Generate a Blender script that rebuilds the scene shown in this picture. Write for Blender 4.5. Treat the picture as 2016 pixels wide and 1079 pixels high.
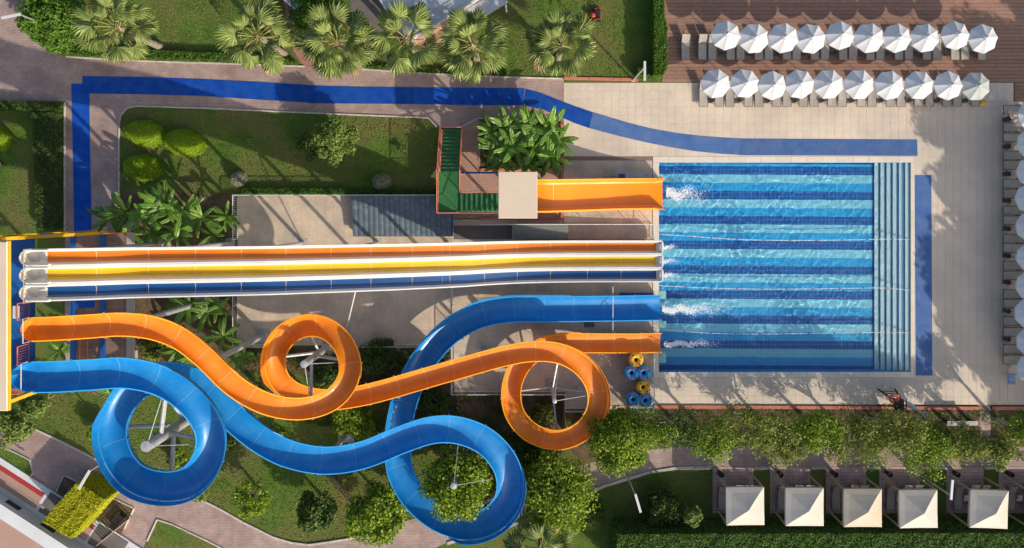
import bpy, math, random
import numpy as np
from mathutils import Vector, Matrix
random.seed(7); np.random.seed(7)
for o in list(bpy.data.objects): bpy.data.objects.remove(o, do_unlink=True)
SC = bpy.context.scene
COL = SC.collection
R = math.radians
# ---------------------------------------------------------------- camera, sky, sun, exposure
# straight-down drone view: 26 px of the photograph = 1 m on the ground, camera 52 m up,
# standing above photo pixel (1020, 410); the frame is an off-centre crop (lens shift)
S, H, NX, NY = 26.0, 52.0, 1020.0, 410.0
cam_d = bpy.data.cameras.new('camera'); cam = bpy.data.objects.new('camera', cam_d); COL.objects.link(cam)
cam.location = (0, 0, H); cam.rotation_euler = (0, 0, 0)
cam_d.sensor_fit = 'HORIZONTAL'; cam_d.sensor_width = 36.0
cam_d.lens = S * H / 2016.0 * 36.0
cam_d.shift_x = (1008 - NX) / 2016.0; cam_d.shift_y = (NY - 539.5) / 2016.0
cam_d.clip_end = 2000; cam_d.clip_start = 1
SC.camera = cam
SUN_EL, SUN_DX, SUN_DY = 27.0, 0.69, -0.73          # towards the sun: right and down in the picture
wd = bpy.data.worlds.new('World'); SC.world = wd; wd.use_nodes = True
nt = wd.node_tree; bg = nt.nodes['Background']
sky = nt.nodes.new('ShaderNodeTexSky'); sky.sky_type = 'NISHITA'; sky.sun_disc = False
sky.sun_elevation = R(SUN_EL); sky.sun_rotation = math.atan2(SUN_DX, SUN_DY)
sky.air_density = 1.0; sky.dust_density = 3.0; sky.ozone_density = 0.6
nt.links.new(sky.outputs[0], bg.inputs[0]); bg.inputs[1].default_value = 0.15
sun_d = bpy.data.lights.new('sun', 'SUN'); sun = bpy.data.objects.new('sun', sun_d); COL.objects.link(sun)
sun_d.energy = 4.3; sun_d.angle = R(0.6); sun_d.color = (1.0, 0.89, 0.74)
ch = math.cos(R(SUN_EL)); sh = math.sin(R(SUN_EL)); hl = math.hypot(SUN_DX, SUN_DY)
sdir = Vector((SUN_DX / hl * ch, SUN_DY / hl * ch, sh))
sun.rotation_euler = sdir.to_track_quat('Z', 'Y').to_euler(); sun.location = (30, -30, 60)
SC.view_settings.view_transform = 'Standard'; SC.view_settings.look = 'None'
SC.view_settings.exposure = 0.2; SC.view_settings.gamma = 1.0; SC.view_settings.use_curve_mapping = False
SC.render.engine = 'CYCLES'
SC.cycles.use_denoising = True; SC.cycles.max_bounces = 8; SC.cycles.transparent_max_bounces = 12
SC.cycles.diffuse_bounces = 3; SC.cycles.sample_clamp_indirect = 6.0
# ---------------------------------------------------------------- helpers
def P(px, py, z=0.0):
    """photo pixel seen at height z -> world point"""
    k = (H - z) / (H * S)
    return Vector(((px - NX) * k, (NY - py) * k, z))
def G(px, py, z=0.0):
    """point above ground pixel (map coordinates), raised to z"""
    return Vector(((px - NX) / S, (NY - py) / S, z))

class MB:
    def __init__(s): s.v = []; s.f = []
    def add(s, vs, fs):
        b = len(s.v); s.v += [tuple(p) for p in vs]; s.f += [tuple(i + b for i in f) for f in fs]; return s
    def box(s, c, d, rz=0.0, m=None):
        hx, hy, hz = d[0] / 2, d[1] / 2, d[2] / 2; co, si = math.cos(rz), math.sin(rz); vs = []
        for z in (-hz, hz):
            for x, y in ((-hx, -hy), (hx, -hy), (hx, hy), (-hx, hy)):
                vs.append((c[0] + x * co - y * si, c[1] + x * si + y * co, c[2] + z))
        if m is not None: vs = [m @ Vector(p) for p in vs]
        return s.add(vs, [(3, 2, 1, 0), (4, 5, 6, 7), (0, 1, 5, 4), (1, 2, 6, 5), (2, 3, 7, 6), (3, 0, 4, 7)])
    def bbox(s, a, b):
        return s.box(((a[0] + b[0]) / 2, (a[1] + b[1]) / 2, (a[2] + b[2]) / 2), (abs(b[0] - a[0]), abs(b[1] - a[1]), abs(b[2] - a[2])))
    def cbox(s, c, d, ch=0.02):
        """box with a chamfered top edge"""
        hx, hy, hz = d[0] / 2, d[1] / 2, d[2] / 2; vs = []
        for x0, y0, z in ((hx, hy, -hz), (hx, hy, hz - ch), (hx - ch, hy - ch, hz)):
            for sx, sy in ((-1, -1), (1, -1), (1, 1), (-1, 1)): vs.append((c[0] + sx * x0, c[1] + sy * y0, c[2] + z))
        fs = [(8, 9, 10, 11)]
        for k in (0, 4):
            for i in range(4): j = (i + 1) % 4; fs.append((k + i, k + j, k + 4 + j, k + 4 + i))
        return s.add(vs, fs)
    def prism(s, poly, z0, z1):
        n = len(poly); a = sum(poly[i][0] * poly[(i + 1) % n][1] - poly[(i + 1) % n][0] * poly[i][1] for i in range(n))
        if a < 0: poly = poly[::-1]
        vs = [(p[0], p[1], z0) for p in poly] + [(p[0], p[1], z1) for p in poly]
        fs = [tuple(range(n, 2 * n)), tuple(range(n - 1, -1, -1))]
        fs += [(i, (i + 1) % n, n + (i + 1) % n, n + i) for i in range(n)]
        return s.add(vs, fs)
    def tube(s, pts, r, n=8, caps=True):
        pts = [Vector(p) for p in pts]; m = len(pts)
        rs = list(r) if isinstance(r, (list, tuple)) else [r] * m
        vs = []; prev = None
        for i, p in enumerate(pts):
            t = (pts[min(i + 1, m - 1)] - pts[max(i - 1, 0)])
            t = t.normalized() if t.length > 1e-9 else Vector((0, 0, 1))
            if prev is None:
                up = Vector((0, 0, 1)) if abs(t.z) < 0.9 else Vector((1, 0, 0)); u = t.cross(up).normalized()
            else:
                u = prev - t * prev.dot(t); u = u.normalized() if u.length > 1e-6 else t.orthogonal().normalized()
            prev = u; w = t.cross(u)
            for k in range(n):
                a = 2 * math.pi * k / n; vs.append(p + (u * math.cos(a) + w * math.sin(a)) * rs[i])
        fs = [(i * n + k, i * n + (k + 1) % n, (i + 1) * n + (k + 1) % n, (i + 1) * n + k) for i in range(m - 1) for k in range(n)]
        if caps: fs += [tuple(range(n - 1, -1, -1)), tuple((m - 1) * n + k for k in range(n))]
        return s.add(vs, fs)
    def lathe(s, c, prof, n=16):
        vs = [(c[0] + r * math.cos(2 * math.pi * k / n), c[1] + r * math.sin(2 * math.pi * k / n), c[2] + z) for r, z in prof for k in range(n)]
        m = len(prof); fs = [(i * n + k, i * n + (k + 1) % n, (i + 1) * n + (k + 1) % n, (i + 1) * n + k) for i in range(m - 1) for k in range(n)]
        fs += [tuple(range(n - 1, -1, -1)), tuple((m - 1) * n + k for k in range(n))]
        return s.add(vs, fs)
    def torus(s, c, R0, r, n=24, m=10, tilt=None, sq=1.0):
        vs = []
        for i in range(n):
            a = 2 * math.pi * i / n
            for k in range(m):
                b = 2 * math.pi * k / m
                p = Vector(((R0 + r * math.cos(b)) * math.cos(a), (R0 + r * math.cos(b)) * math.sin(a), r * sq * math.sin(b)))
                if tilt is not None: p = tilt @ p
                vs.append(p + Vector(c))
        return s.add(vs, [(i * m + k, ((i + 1) % n) * m + k, ((i + 1) % n) * m + (k + 1) % m, i * m + (k + 1) % m) for i in range(n) for k in range(m)])
    def mesh(s, name, mat=None, smooth=False):
        me = bpy.data.meshes.new(name); me.from_pydata(s.v, [], s.f)
        if mat is not None: me.materials.append(mat)
        if smooth: me.polygons.foreach_set('use_smooth', [True] * len(me.polygons))
        me.update()
        if smooth: me.set_sharp_from_angle(angle=R(42))
        return me

def link(name, data, parent=None):
    o = bpy.data.objects.new(name, data); COL.objects.link(o)
    if parent is not None:
        o.parent = parent
        top = parent.matrix_world if False else MW(parent)
        o.matrix_parent_inverse = top.inverted()
    return o
def MW(o):
    m = Matrix.LocRotScale(o.location, o.rotation_euler, o.scale)
    return MW(o.parent) @ o.matrix_parent_inverse @ m if o.parent else m
def obj(name, mb, mat=None, parent=None, smooth=False):
    return link(name, mb.mesh(name, mat, smooth) if isinstance(mb, MB) else mb, parent)
def tag(o, label=None, cat=None, group=None, kind=None):
    if label: o['label'] = label
    if cat: o['category'] = cat
    if group: o['group'] = group
    if kind: o['kind'] = kind
    return o
def thing(name, label, cat, loc=(0, 0, 0), group=None):  # an Empty at the thing's base
    o = tag(link(name, None), label, cat, group, 'thing'); o.location = loc; return o
def copy_tree(o, parent=None):
    c = o.copy(); COL.objects.link(c); c.parent = parent
    for chd in list(o.children): copy_tree(chd, c)
    return c
def struct(name, mb, mat, parent=None, smooth=False):
    o = obj(name, mb, mat, parent, smooth)
    if parent is None: o['kind'] = 'structure'
    return o
ORD = ['first', 'second', 'third', 'fourth', 'fifth', 'sixth', 'seventh', 'eighth', 'ninth', 'tenth', 'eleventh', 'twelfth', 'thirteenth',
       'fourteenth', 'fifteenth', 'sixteenth', 'seventeenth', 'eighteenth', 'nineteenth', 'twentieth', 'twenty-first', 'twenty-second', 'twenty-third']
# ---------------------------------------------------------------- materials
def M(name, c, rough=0.6, c2=None, scale=2.0, detail=5, bump=0.0, bscale=20.0, metal=0.0, coat=0.0, island=False, rnd=0.0, trans=0.0, spec=0.5,
      c3=None, scale3=0.2, fine=0.0, fscale=60.0, contrast=(0.35, 0.65), objspace=False, bdist=0.02):
    m = bpy.data.materials.new(name); m.use_nodes = True; n = m.node_tree.nodes; l = m.node_tree.links
    b = n['Principled BSDF']; b.inputs['Roughness'].default_value = rough; b.inputs['Metallic'].default_value = metal
    b.inputs['Coat Weight'].default_value = coat; b.inputs['Coat Roughness'].default_value = 0.08; b.inputs['Specular IOR Level'].default_value = spec
    if objspace: tc = n.new('ShaderNodeTexCoord'); pos = tc.outputs['Object']
    else: ge = n.new('ShaderNodeNewGeometry'); pos = ge.outputs['Position']
    def rgb(cc):
        q = n.new('ShaderNodeRGB'); q.outputs[0].default_value = (*cc, 1); return q.outputs[0]
    def noise(sc, det, rg=0.55):
        q = n.new('ShaderNodeTexNoise'); q.inputs['Scale'].default_value = sc; q.inputs['Detail'].default_value = det; q.inputs['Roughness'].default_value = rg
        l.new(pos, q.inputs['Vector']); return q.outputs['Fac']
    def ramp(f, a, z):
        q = n.new('ShaderNodeMapRange'); q.inputs[1].default_value = a; q.inputs[2].default_value = z; l.new(f, q.inputs[0]); return q.outputs[0]
    def mix(f, a, z, mode='MIX'):
        q = n.new('ShaderNodeMix'); q.data_type = 'RGBA'; q.blend_type = mode
        if isinstance(f, float): q.inputs[0].default_value = f
        else: l.new(f, q.inputs[0])
        l.new(a, q.inputs[6]); l.new(z, q.inputs[7]); return q.outputs[2]
    col = rgb(c)
    if c2 is not None:
        if island:
            ge2 = n.new('ShaderNodeNewGeometry'); f = ge2.outputs['Random Per Island']
        else: f = ramp(noise(scale, detail), *contrast)
        col = mix(f, col, rgb(c2))
    if c3 is not None: col = mix(ramp(noise(scale3, 3), 0.42, 0.62), col, rgb(c3))
    if fine:
        f = noise(fscale, 3, 0.7); q = n.new('ShaderNodeMapRange'); q.inputs[1].default_value = 0.3; q.inputs[2].default_value = 0.7
        q.inputs[3].default_value = 1 - fine; q.inputs[4].default_value = 1 + fine; l.new(f, q.inputs[0])
        vm = n.new('ShaderNodeVectorMath'); vm.operation = 'SCALE'; l.new(col, vm.inputs[0]); l.new(q.outputs[0], vm.inputs['Scale']); col = vm.outputs[0]
    if rnd:
        oi = n.new('ShaderNodeObjectInfo'); q = n.new('ShaderNodeMapRange'); q.inputs[3].default_value = 1 - rnd; q.inputs[4].default_value = 1 + rnd
        l.new(oi.outputs['Random'], q.inputs[0])
        vm = n.new('ShaderNodeVectorMath'); vm.operation = 'SCALE'; l.new(col, vm.inputs[0]); l.new(q.outputs[0], vm.inputs['Scale']); col = vm.outputs[0]
    l.new(col, b.inputs['Base Color'])
    if bump:
        bp = n.new('ShaderNodeBump'); bp.inputs['Strength'].default_value = bump; bp.inputs['Distance'].default_value = bdist
        l.new(noise(bscale, 4, 0.6), bp.inputs['Height']); l.new(bp.outputs[0], b.inputs['Normal'])
    if trans:
        tr = n.new('ShaderNodeBsdfTranslucent'); l.new(col, tr.inputs[0]); ms = n.new('ShaderNodeMixShader'); ms.inputs[0].default_value = trans
        l.new(b.outputs[0], ms.inputs[1]); l.new(tr.outputs[0], ms.inputs[2]); l.new(ms.outputs[0], n['Material Output'].inputs[0])
    return m
def brickmat(name, c1, c2, mortar, w, h, off=0.5, msize=0.01, rough=0.8, rot=0.0, fine=0.15, patch=None, pscale=0.4, bump=0.3):
    m = bpy.data.materials.new(name); m.use_nodes = True; n = m.node_tree.nodes; l = m.node_tree.links; b = n['Principled BSDF']
    b.inputs['Roughness'].default_value = rough
    ge = n.new('ShaderNodeNewGeometry'); mp = n.new('ShaderNodeMapping'); mp.inputs['Rotation'].default_value = (0, 0, rot); l.new(ge.outputs['Position'], mp.inputs[0])
    br = n.new('ShaderNodeTexBrick'); br.offset = off; br.inputs['Scale'].default_value = 1; br.inputs['Brick Width'].default_value = w; br.inputs['Row Height'].default_value = h
    br.inputs['Mortar Size'].default_value = msize; br.inputs['Color1'].default_value = (*c1, 1); br.inputs['Color2'].default_value = (*c2, 1); br.inputs['Mortar'].default_value = (*mortar, 1)
    l.new(mp.outputs[0], br.inputs[0]); col = br.outputs[0]
    def noise(sc):
        q = n.new('ShaderNodeTexNoise'); q.inputs['Scale'].default_value = sc; q.inputs['Detail'].default_value = 6; l.new(ge.outputs['Position'], q.inputs['Vector']); return q.outputs['Fac']
    q = n.new('ShaderNodeMapRange'); q.inputs[1].default_value = 0.3; q.inputs[2].default_value = 0.7; q.inputs[3].default_value = 1 - fine; q.inputs[4].default_value = 1 + fine
    l.new(noise(1.3), q.inputs[0]); vm = n.new('ShaderNodeVectorMath'); vm.operation = 'SCALE'; l.new(col, vm.inputs[0]); l.new(q.outputs[0], vm.inputs['Scale']); col = vm.outputs[0]
    if patch:
        q2 = n.new('ShaderNodeMapRange'); q2.inputs[1].default_value = 0.45; q2.inputs[2].default_value = 0.7; l.new(noise(pscale), q2.inputs[0])
        mx = n.new('ShaderNodeMix'); mx.data_type = 'RGBA'; mx.blend_type = 'MULTIPLY'; l.new(q2.outputs[0], mx.inputs[0]); l.new(col, mx.inputs[6]); mx.inputs[7].default_value = (*patch, 1); col = mx.outputs[2]
    l.new(col, b.inputs['Base Color'])
    if bump:
        bp = n.new('ShaderNodeBump'); bp.inputs['Strength'].default_value = bump; bp.inputs['Distance'].default_value = 0.01; l.new(br.outputs['Fac'], bp.inputs['Height']); bp.invert = True; l.new(bp.outputs[0], b.inputs['Normal'])
    return m
MT = dict(
    lawn=M('lawn', (0.068, 0.135, 0.022), 0.9, (0.115, 0.175, 0.032), 0.8, c3=(0.15, 0.145, 0.048), scale3=0.25, fine=0.55, fscale=11, bump=1.0, bscale=16, bdist=0.08, spec=0.1),
    soil=M('soil', (0.10, 0.07, 0.045), 0.95, (0.16, 0.11, 0.07), 1.5, fine=0.35, fscale=9, bump=0.7, bscale=9, bdist=0.04, spec=0.1),
    paver=brickmat('paver', (0.42, 0.305, 0.27), (0.35, 0.25, 0.225), (0.21, 0.16, 0.145), 0.24, 0.12, patch=(0.74, 0.71, 0.70)),
    redpath=M('redpath', (0.36, 0.17, 0.13), 0.85, (0.28, 0.13, 0.10), 2.0, fine=0.3, fscale=20),
    asphalt=M('asphalt', (0.23, 0.195, 0.19), 0.9, (0.18, 0.155, 0.15), 0.8, fine=0.25, fscale=35),
    tile=M('tile', (0.64, 0.54, 0.43), 0.65, (0.59, 0.495, 0.395), 0.45, fine=0.06, fscale=6, c3=(0.52, 0.445, 0.365), scale3=0.3, rnd=0.025), slabtile=M('slab_tile', (0.62, 0.495, 0.37), 0.7, (0.55, 0.44, 0.33), 0.6, fine=0.10, fscale=5, c3=(0.44, 0.365, 0.29), scale3=0.5),
    grout=M('grout', (0.53, 0.45, 0.36), 0.9),
    coping=M('coping', (0.68, 0.60, 0.51), 0.5, (0.62, 0.55, 0.47), 3.0, rnd=0.05),
    redkerb=M('redkerb', (0.50, 0.17, 0.11), 0.8, (0.42, 0.14, 0.09), 3.0, fine=0.15),
    kerb=M('kerb', (0.55, 0.50, 0.45), 0.85, (0.40, 0.37, 0.33), 2.5, fine=0.25, rnd=0.1),
    plank=M('plank', (0.26, 0.145, 0.10), 0.7, (0.30, 0.17, 0.12), 2.5, rnd=0.10, fine=0.12, fscale=7),
    matblue=M('matblue', (0.002, 0.050, 0.33), 0.8, (0.003, 0.066, 0.39), 0.7, fine=0.16, fscale=12, spec=0.2, c3=(0.010, 0.075, 0.35), scale3=1.4, rnd=0.12),
    matfade=M('matfade', (0.05, 0.115, 0.30), 0.85, (0.065, 0.14, 0.34), 0.8, fine=0.16, fscale=12, spec=0.2, c3=(0.085, 0.15, 0.31), scale3=1.2, rnd=0.12),
    orange=M('orange_fibreglass', (0.70, 0.205, 0.008), 0.45, (0.65, 0.18, 0.008), 0.4, coat=0.1, c3=(0.69, 0.235, 0.018), scale3=0.9, fine=0.04, fscale=4),
    orange2=M('wide_orange_fibreglass', (0.90, 0.28, 0.004), 0.3, (0.84, 0.25, 0.004), 0.4, coat=0.3),
    blue=M('blue_fibreglass', (0.003, 0.18, 0.49), 0.42, (0.003, 0.195, 0.53), 0.4, coat=0.12, c3=(0.014, 0.225, 0.54), scale3=0.9, fine=0.05, fscale=4),
    laneorange=M('lane_orange', (0.60, 0.165, 0.005), 0.4, (0.55, 0.145, 0.005), 0.5, coat=0.3),
    laneyellow=M('lane_yellow', (0.68, 0.40, 0.008), 0.4, (0.62, 0.36, 0.008), 0.5, coat=0.3),
    laneblue=M('lane_blue', (0.004, 0.060, 0.21), 0.4, (0.004, 0.052, 0.18), 0.5, coat=0.3),
    white=M('white_gelcoat', (0.68, 0.665, 0.635), 0.45, (0.62, 0.605, 0.58), 0.8, coat=0.2),
    seam=M('seam_line', (0.72, 0.55, 0.36), 0.8), seamblue=M('seam_line_blue', (0.22, 0.45, 0.70), 0.8),
    orim=M('orange_rim', (0.95, 0.42, 0.03), 0.4, coat=0.2), brim=M('blue_rim', (0.05, 0.34, 0.72), 0.35, coat=0.2),
    steel=M('galvanised_steel', (0.48, 0.49, 0.50), 0.45, (0.40, 0.41, 0.43), 2.0, metal=0.35),
    wsteel=M('white_steel', (0.62, 0.62, 0.62), 0.45), dark=M('dark_metal', (0.03, 0.028, 0.028), 0.5), black=M('black_plastic', (0.015, 0.014, 0.016), 0.6),
    ysteel=M('yellow_steel', (0.80, 0.45, 0.02), 0.45, (0.72, 0.40, 0.02), 2.0), bsteel=M('blue_steel', (0.012, 0.10, 0.34), 0.45, (0.015, 0.085, 0.28), 1.2, fine=0.12),
    osteel=M('orange_steel', (0.70, 0.16, 0.05), 0.45), psteel=M('coral_steel', (0.78, 0.24, 0.15), 0.45, (0.70, 0.24, 0.17), 3.0),
    towerfloor=M('tower_floor', (0.008, 0.09, 0.34), 0.6, (0.012, 0.12, 0.40), 1.5, fine=0.2, fscale=6),
    browntile=brickmat('brown_tile', (0.24, 0.14, 0.10), (0.20, 0.12, 0.085), (0.30, 0.24, 0.2), 0.5, 0.5, off=0.0),
    greenstair=M('green_mat', (0.03, 0.15, 0.045), 0.8, (0.04, 0.19, 0.06), 1.5, fine=0.2, fscale=12),
    beige=M('beige_roof', (0.62, 0.51, 0.39), 0.6, (0.58, 0.47, 0.36), 0.5, fine=0.04),
    canvas=M('white_canvas', (0.69, 0.70, 0.715), 0.75, (0.64, 0.65, 0.67), 2.0, rnd=0.03, trans=0.12, objspace=True),
    canvasgrey=M('grey_canvas', (0.50, 0.53, 0.50), 0.8, (0.45, 0.48, 0.46), 2.0, trans=0.12, objspace=True),
    gazebo=M('cream_canvas', (0.60, 0.545, 0.475), 0.75, (0.55, 0.50, 0.44), 1.0, trans=0.06, objspace=True), gazeboyellow=M('yellowed_canvas', (0.56, 0.485, 0.375), 0.75, (0.51, 0.44, 0.34), 1.0, trans=0.06, objspace=True),
    sling=M('grey_sling', (0.34, 0.31, 0.28), 0.85, (0.40, 0.365, 0.33), 2.0, rnd=0.10, fine=0.1), slingframe=M('brown_frame', (0.12, 0.095, 0.075), 0.5),
    timber=M('timber', (0.30, 0.21, 0.15), 0.75, (0.36, 0.26, 0.19), 4.0, rnd=0.1), timbergrey=M('pale_timber', (0.44, 0.36, 0.29), 0.7, (0.38, 0.31, 0.25), 3.0),
    bark=M('bark', (0.20, 0.16, 0.12), 0.9, (0.28, 0.24, 0.19), 5.0, bump=0.5), palebark=M('pale_bark', (0.38, 0.34, 0.28), 0.9, (0.30, 0.26, 0.2), 5.0, bump=0.4),
    leaf=M('leaf', (0.060, 0.140, 0.010), 0.5, (0.31, 0.42, 0.022), island=True, trans=0.3, spec=0.3),  # wide leaf-to-leaf tone range stands in for crown highlights and inner shadow
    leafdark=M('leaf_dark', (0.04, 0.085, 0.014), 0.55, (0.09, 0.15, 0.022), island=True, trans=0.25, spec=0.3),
    leaflight=M('leaf_light', (0.13, 0.21, 0.035), 0.6, (0.20, 0.27, 0.06), island=True, trans=0.3, spec=0.3),
    leafyellow=M('leaf_yellow', (0.38, 0.42, 0.012), 0.6, (0.58, 0.54, 0.02), island=True, trans=0.25, spec=0.3),
    leafgold=M('leaf_gold', (0.17, 0.32, 0.008), 0.6, (0.31, 0.45, 0.012), island=True, trans=0.25, spec=0.3),
    leafhedge=M('leaf_hedge', (0.06, 0.15, 0.012), 0.6, (0.12, 0.22, 0.02), island=True, trans=0.25, spec=0.3),
    leafgrey=M('leaf_grey', (0.26, 0.28, 0.17), 0.7, (0.42, 0.42, 0.30), island=True, trans=0.2, spec=0.2),
    leafolive=M('leaf_olive', (0.075, 0.125, 0.018), 0.55, (0.32, 0.36, 0.055), island=True, trans=0.3, spec=0.3),
    grass=M('grass_blade', (0.10, 0.185, 0.028), 0.7, (0.20, 0.275, 0.06), island=True, trans=0.25, spec=0.2), flower=M('yellow_flower', (0.65, 0.42, 0.01), 0.6, (0.7, 0.5, 0.02), island=True),
    palm=M('palm_frond', (0.13, 0.20, 0.045), 0.5, (0.32, 0.36, 0.115), island=True, rnd=0.3, trans=0.25, spec=0.4), palmrib=M('palm_rib', (0.32, 0.30, 0.09), 0.6), palmdry=M('palm_dry', (0.34, 0.25, 0.14), 0.8, (0.42, 0.33, 0.2), island=True, trans=0.2),
    banana=M('banana_leaf', (0.09, 0.22, 0.022), 0.4, (0.17, 0.32, 0.035), 1.5, rnd=0.35, trans=0.35), bananarib=M('banana_rib', (0.33, 0.40, 0.10), 0.5), stem=M('banana_stem', (0.22, 0.22, 0.09), 0.7, (0.16, 0.13, 0.07), 4.0),
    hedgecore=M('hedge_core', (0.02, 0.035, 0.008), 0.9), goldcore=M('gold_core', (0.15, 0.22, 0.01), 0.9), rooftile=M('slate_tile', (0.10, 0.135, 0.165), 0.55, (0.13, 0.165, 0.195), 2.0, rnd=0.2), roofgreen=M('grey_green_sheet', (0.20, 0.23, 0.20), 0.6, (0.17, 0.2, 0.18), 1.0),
    poolnavy=brickmat('pool_navy', (0.002, 0.105, 0.37), (0.002, 0.092, 0.34), (0.07, 0.30, 0.56), 0.30, 0.30, off=0, msize=0.012, rough=0.4, fine=0.1, bump=0),
    poolcyan=brickmat('pool_cyan', (0.29, 0.70, 0.81), (0.27, 0.68, 0.80), (0.40, 0.76, 0.84), 0.30, 0.30, off=0, msize=0.012, rough=0.4, fine=0.06, bump=0),
    poolmid=brickmat('pool_mid', (0.02, 0.42, 0.76), (0.02, 0.40, 0.74), (0.09, 0.50, 0.79), 0.30, 0.30, off=0, msize=0.012, rough=0.4, fine=0.08, bump=0),
    poolstep=M('pool_step', (0.66, 0.82, 0.79), 0.5, (0.60, 0.77, 0.75), 2.0), foam=M('foam', (0.85, 0.90, 0.93), 0.6),
    salmon=M('salmon_roof', (0.42, 0.26, 0.21), 0.8, (0.38, 0.24, 0.19), 0.6, fine=0.1), parapet=M('white_parapet', (0.62, 0.64, 0.66), 0.7, (0.55, 0.58, 0.6), 1.2, fine=0.08), redband=M('red_band', (0.40, 0.03, 0.03), 0.6),
    greyroof=M('grey_roof', (0.42, 0.44, 0.47), 0.4, (0.6, 0.62, 0.64), 1.3, metal=0.3), darkpave=M('dark_paving', (0.12, 0.11, 0.105), 0.85, (0.16, 0.14, 0.13), 1.2, fine=0.2),
    concrete=M('concrete', (0.42, 0.38, 0.33), 0.85, (0.36, 0.33, 0.29), 1.2, fine=0.15), brick=brickmat('brick_paving', (0.42, 0.25, 0.19), (0.36, 0.21, 0.16), (0.26, 0.18, 0.15), 0.24, 0.12), padbrick=brickmat('pad_brick', (0.50, 0.34, 0.31), (0.43, 0.29, 0.265), (0.26, 0.18, 0.17), 0.26, 0.26, off=0.0, msize=0.014),
    red=M('red_paint', (0.55, 0.05, 0.03), 0.45), lifebuoy=M('lifebuoy_red', (0.75, 0.12, 0.06), 0.5), tubeyellow=M('tube_yellow', (0.78, 0.42, 0.02), 0.35), tubeblue=M('tube_blue', (0.02, 0.30, 0.62), 0.35), tubepink=M('tube_pink', (0.55, 0.06, 0.14), 0.35),
    glow=M('pale_lamp', (0.55, 0.56, 0.58), 0.5), yellow=M('yellow_fabric', (0.75, 0.42, 0.02), 0.7), pillow=M('blue_towel', (0.12, 0.25, 0.5), 0.8, (0.35, 0.42, 0.6), 6.0), padgreen=M('pale_green_pad', (0.20, 0.45, 0.42), 0.5))
# ================================================================ THE SETTING
def poly(pts, z0, z1): return MB().prism([tuple(G(x, y))[:2] for x, y in pts], z0, z1)
# ground: one sheet to the horizon with the pool pit left open
a = G(1297, 320); b = G(1793, 732); W = 900.0
gm = MB()
for x0, x1, y0, y1 in ((-W, a.x, -W, W), (b.x, W, -W, W), (a.x, b.x, a.y, W), (a.x, b.x, -W, b.y)):
    gm.add([(x0, y0, 0), (x1, y0, 0), (x1, y1, 0), (x0, y1, 0)], [(0, 1, 2, 3)])
struct('ground', gm, MT['lawn'])
path_top = [(-120, -90), (48, -90), (50, 40), (62, 78), (95, 100), (130, 112), (300, 121), (440, 125), (600, 131), (725, 137), (905, 148), (1000, 152), (1110, 156), (1110, 236),
            (942, 232), (906, 250), (862, 250), (843, 232), (600, 222), (400, 213), (270, 209), (250, 213), (238, 228), (235, 245), (235, 730), (128, 730), (128, 200), (-120, 198)]
struct('brick_path', poly(path_top, -0.1, 0.020), MT['paver'])
struct('garden_path', poly([(545, -90), (596, -90), (604, 40), (618, 90), (634, 133), (598, 131), (578, 100), (566, 50)], -0.1, 0.016), MT['redpath'])
path_s = [(-90, 770), (40, 830), (130, 873), (230, 925), (330, 965), (400, 985), (430, 1000), (480, 1028), (540, 1058), (575, 1068), (610, 1072), (690, 1060), (760, 1035), (900, 1000), (1040, 960), (1150, 915), (1230, 890), (1330, 880), (2100, 880),
          (2100, 919), (1400, 919), (1330, 920), (1280, 928), (1190, 955), (1090, 1000), (1000, 1035), (880, 1068), (790, 1110), (240, 1160), (-90, 1160)]
struct('lower_path', poly(path_s, -0.1, 0.020), MT['paver'])
struct('lawn_patch', poly([(-60, 850), (30, 890), (60, 905), (66, 930), (50, 955), (0, 975), (-60, 985)], 0.0, 0.05), MT['lawn'])
struct('corner_lawn', poly([(310, 1022), (340, 1032), (400, 1060), (450, 1085), (500, 1140), (260, 1140), (290, 1065)], 0.0, 0.05), MT['lawn'])
# bare beds between the tower and the slab, and under the slides
struct('planting_bed', poly([(236, 380), (464, 380), (464, 640), (440, 700), (360, 720), (236, 720)], -0.1, 0.012), MT['soil'])
struct('bed_below_slab', poly([(470, 684), (888, 684), (888, 775), (1108, 775), (1108, 860), (1000, 900), (860, 905), (800, 800), (640, 740), (480, 730)], -0.1, 0.012), MT['soil'])
struct('tree_bed', poly([(1115, 808), (2100, 806), (2100, 878), (1330, 878), (1230, 888), (1150, 910), (1115, 880)], -0.1, 0.012), MT['soil'])
struct('banana_bed', poly([(945, 240), (1108, 240), (1108, 332), (945, 332)], -0.1, 0.012), MT['soil'])
struct('brick_terrace', poly([(907, 251), (941, 234), (945, 238), (945, 334), (1110, 334), (1110, 430), (893, 430), (893, 420), (907, 400)], -0.1, 0.018), MT['brick'])
# kerbs: single stones laid along the edges of lawns and paths
KERB = {}
def kerb_run(name, pts, w=0.11, h=0.10, mat='kerb', step=1.0):
    root = tag(link(name, None), kind='structure')
    q = [G(*p) for p in pts]
    for a, b in zip(q[:-1], q[1:]):
        L = (b - a).length; n = max(1, round(L / step)); an = math.atan2((b - a).y, (b - a).x); sl = L / n
        key = (round(sl, 2), w, h, mat)
        if key not in KERB: KERB[key] = MB().cbox((0, 0, h / 2), (sl - 0.012, w, h), 0.015).mesh('kerb_stone', MT[mat])
        for i in range(n):
            o = link('kerb_stone', KERB[key], root); c = a.lerp(b, (i + 0.5) / n); o.location = (c.x, c.y, random.uniform(-0.008, 0.004)); o.rotation_euler = (0, 0, an + random.uniform(-0.01, 0.01))
kerb_run('kerb', [(130, 112), (300, 121), (440, 125), (600, 131)], step=1.5)
kerb_run('kerb', [(634, 133), (725, 137), (905, 148), (1000, 152), (1108, 155)], step=1.5)
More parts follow.
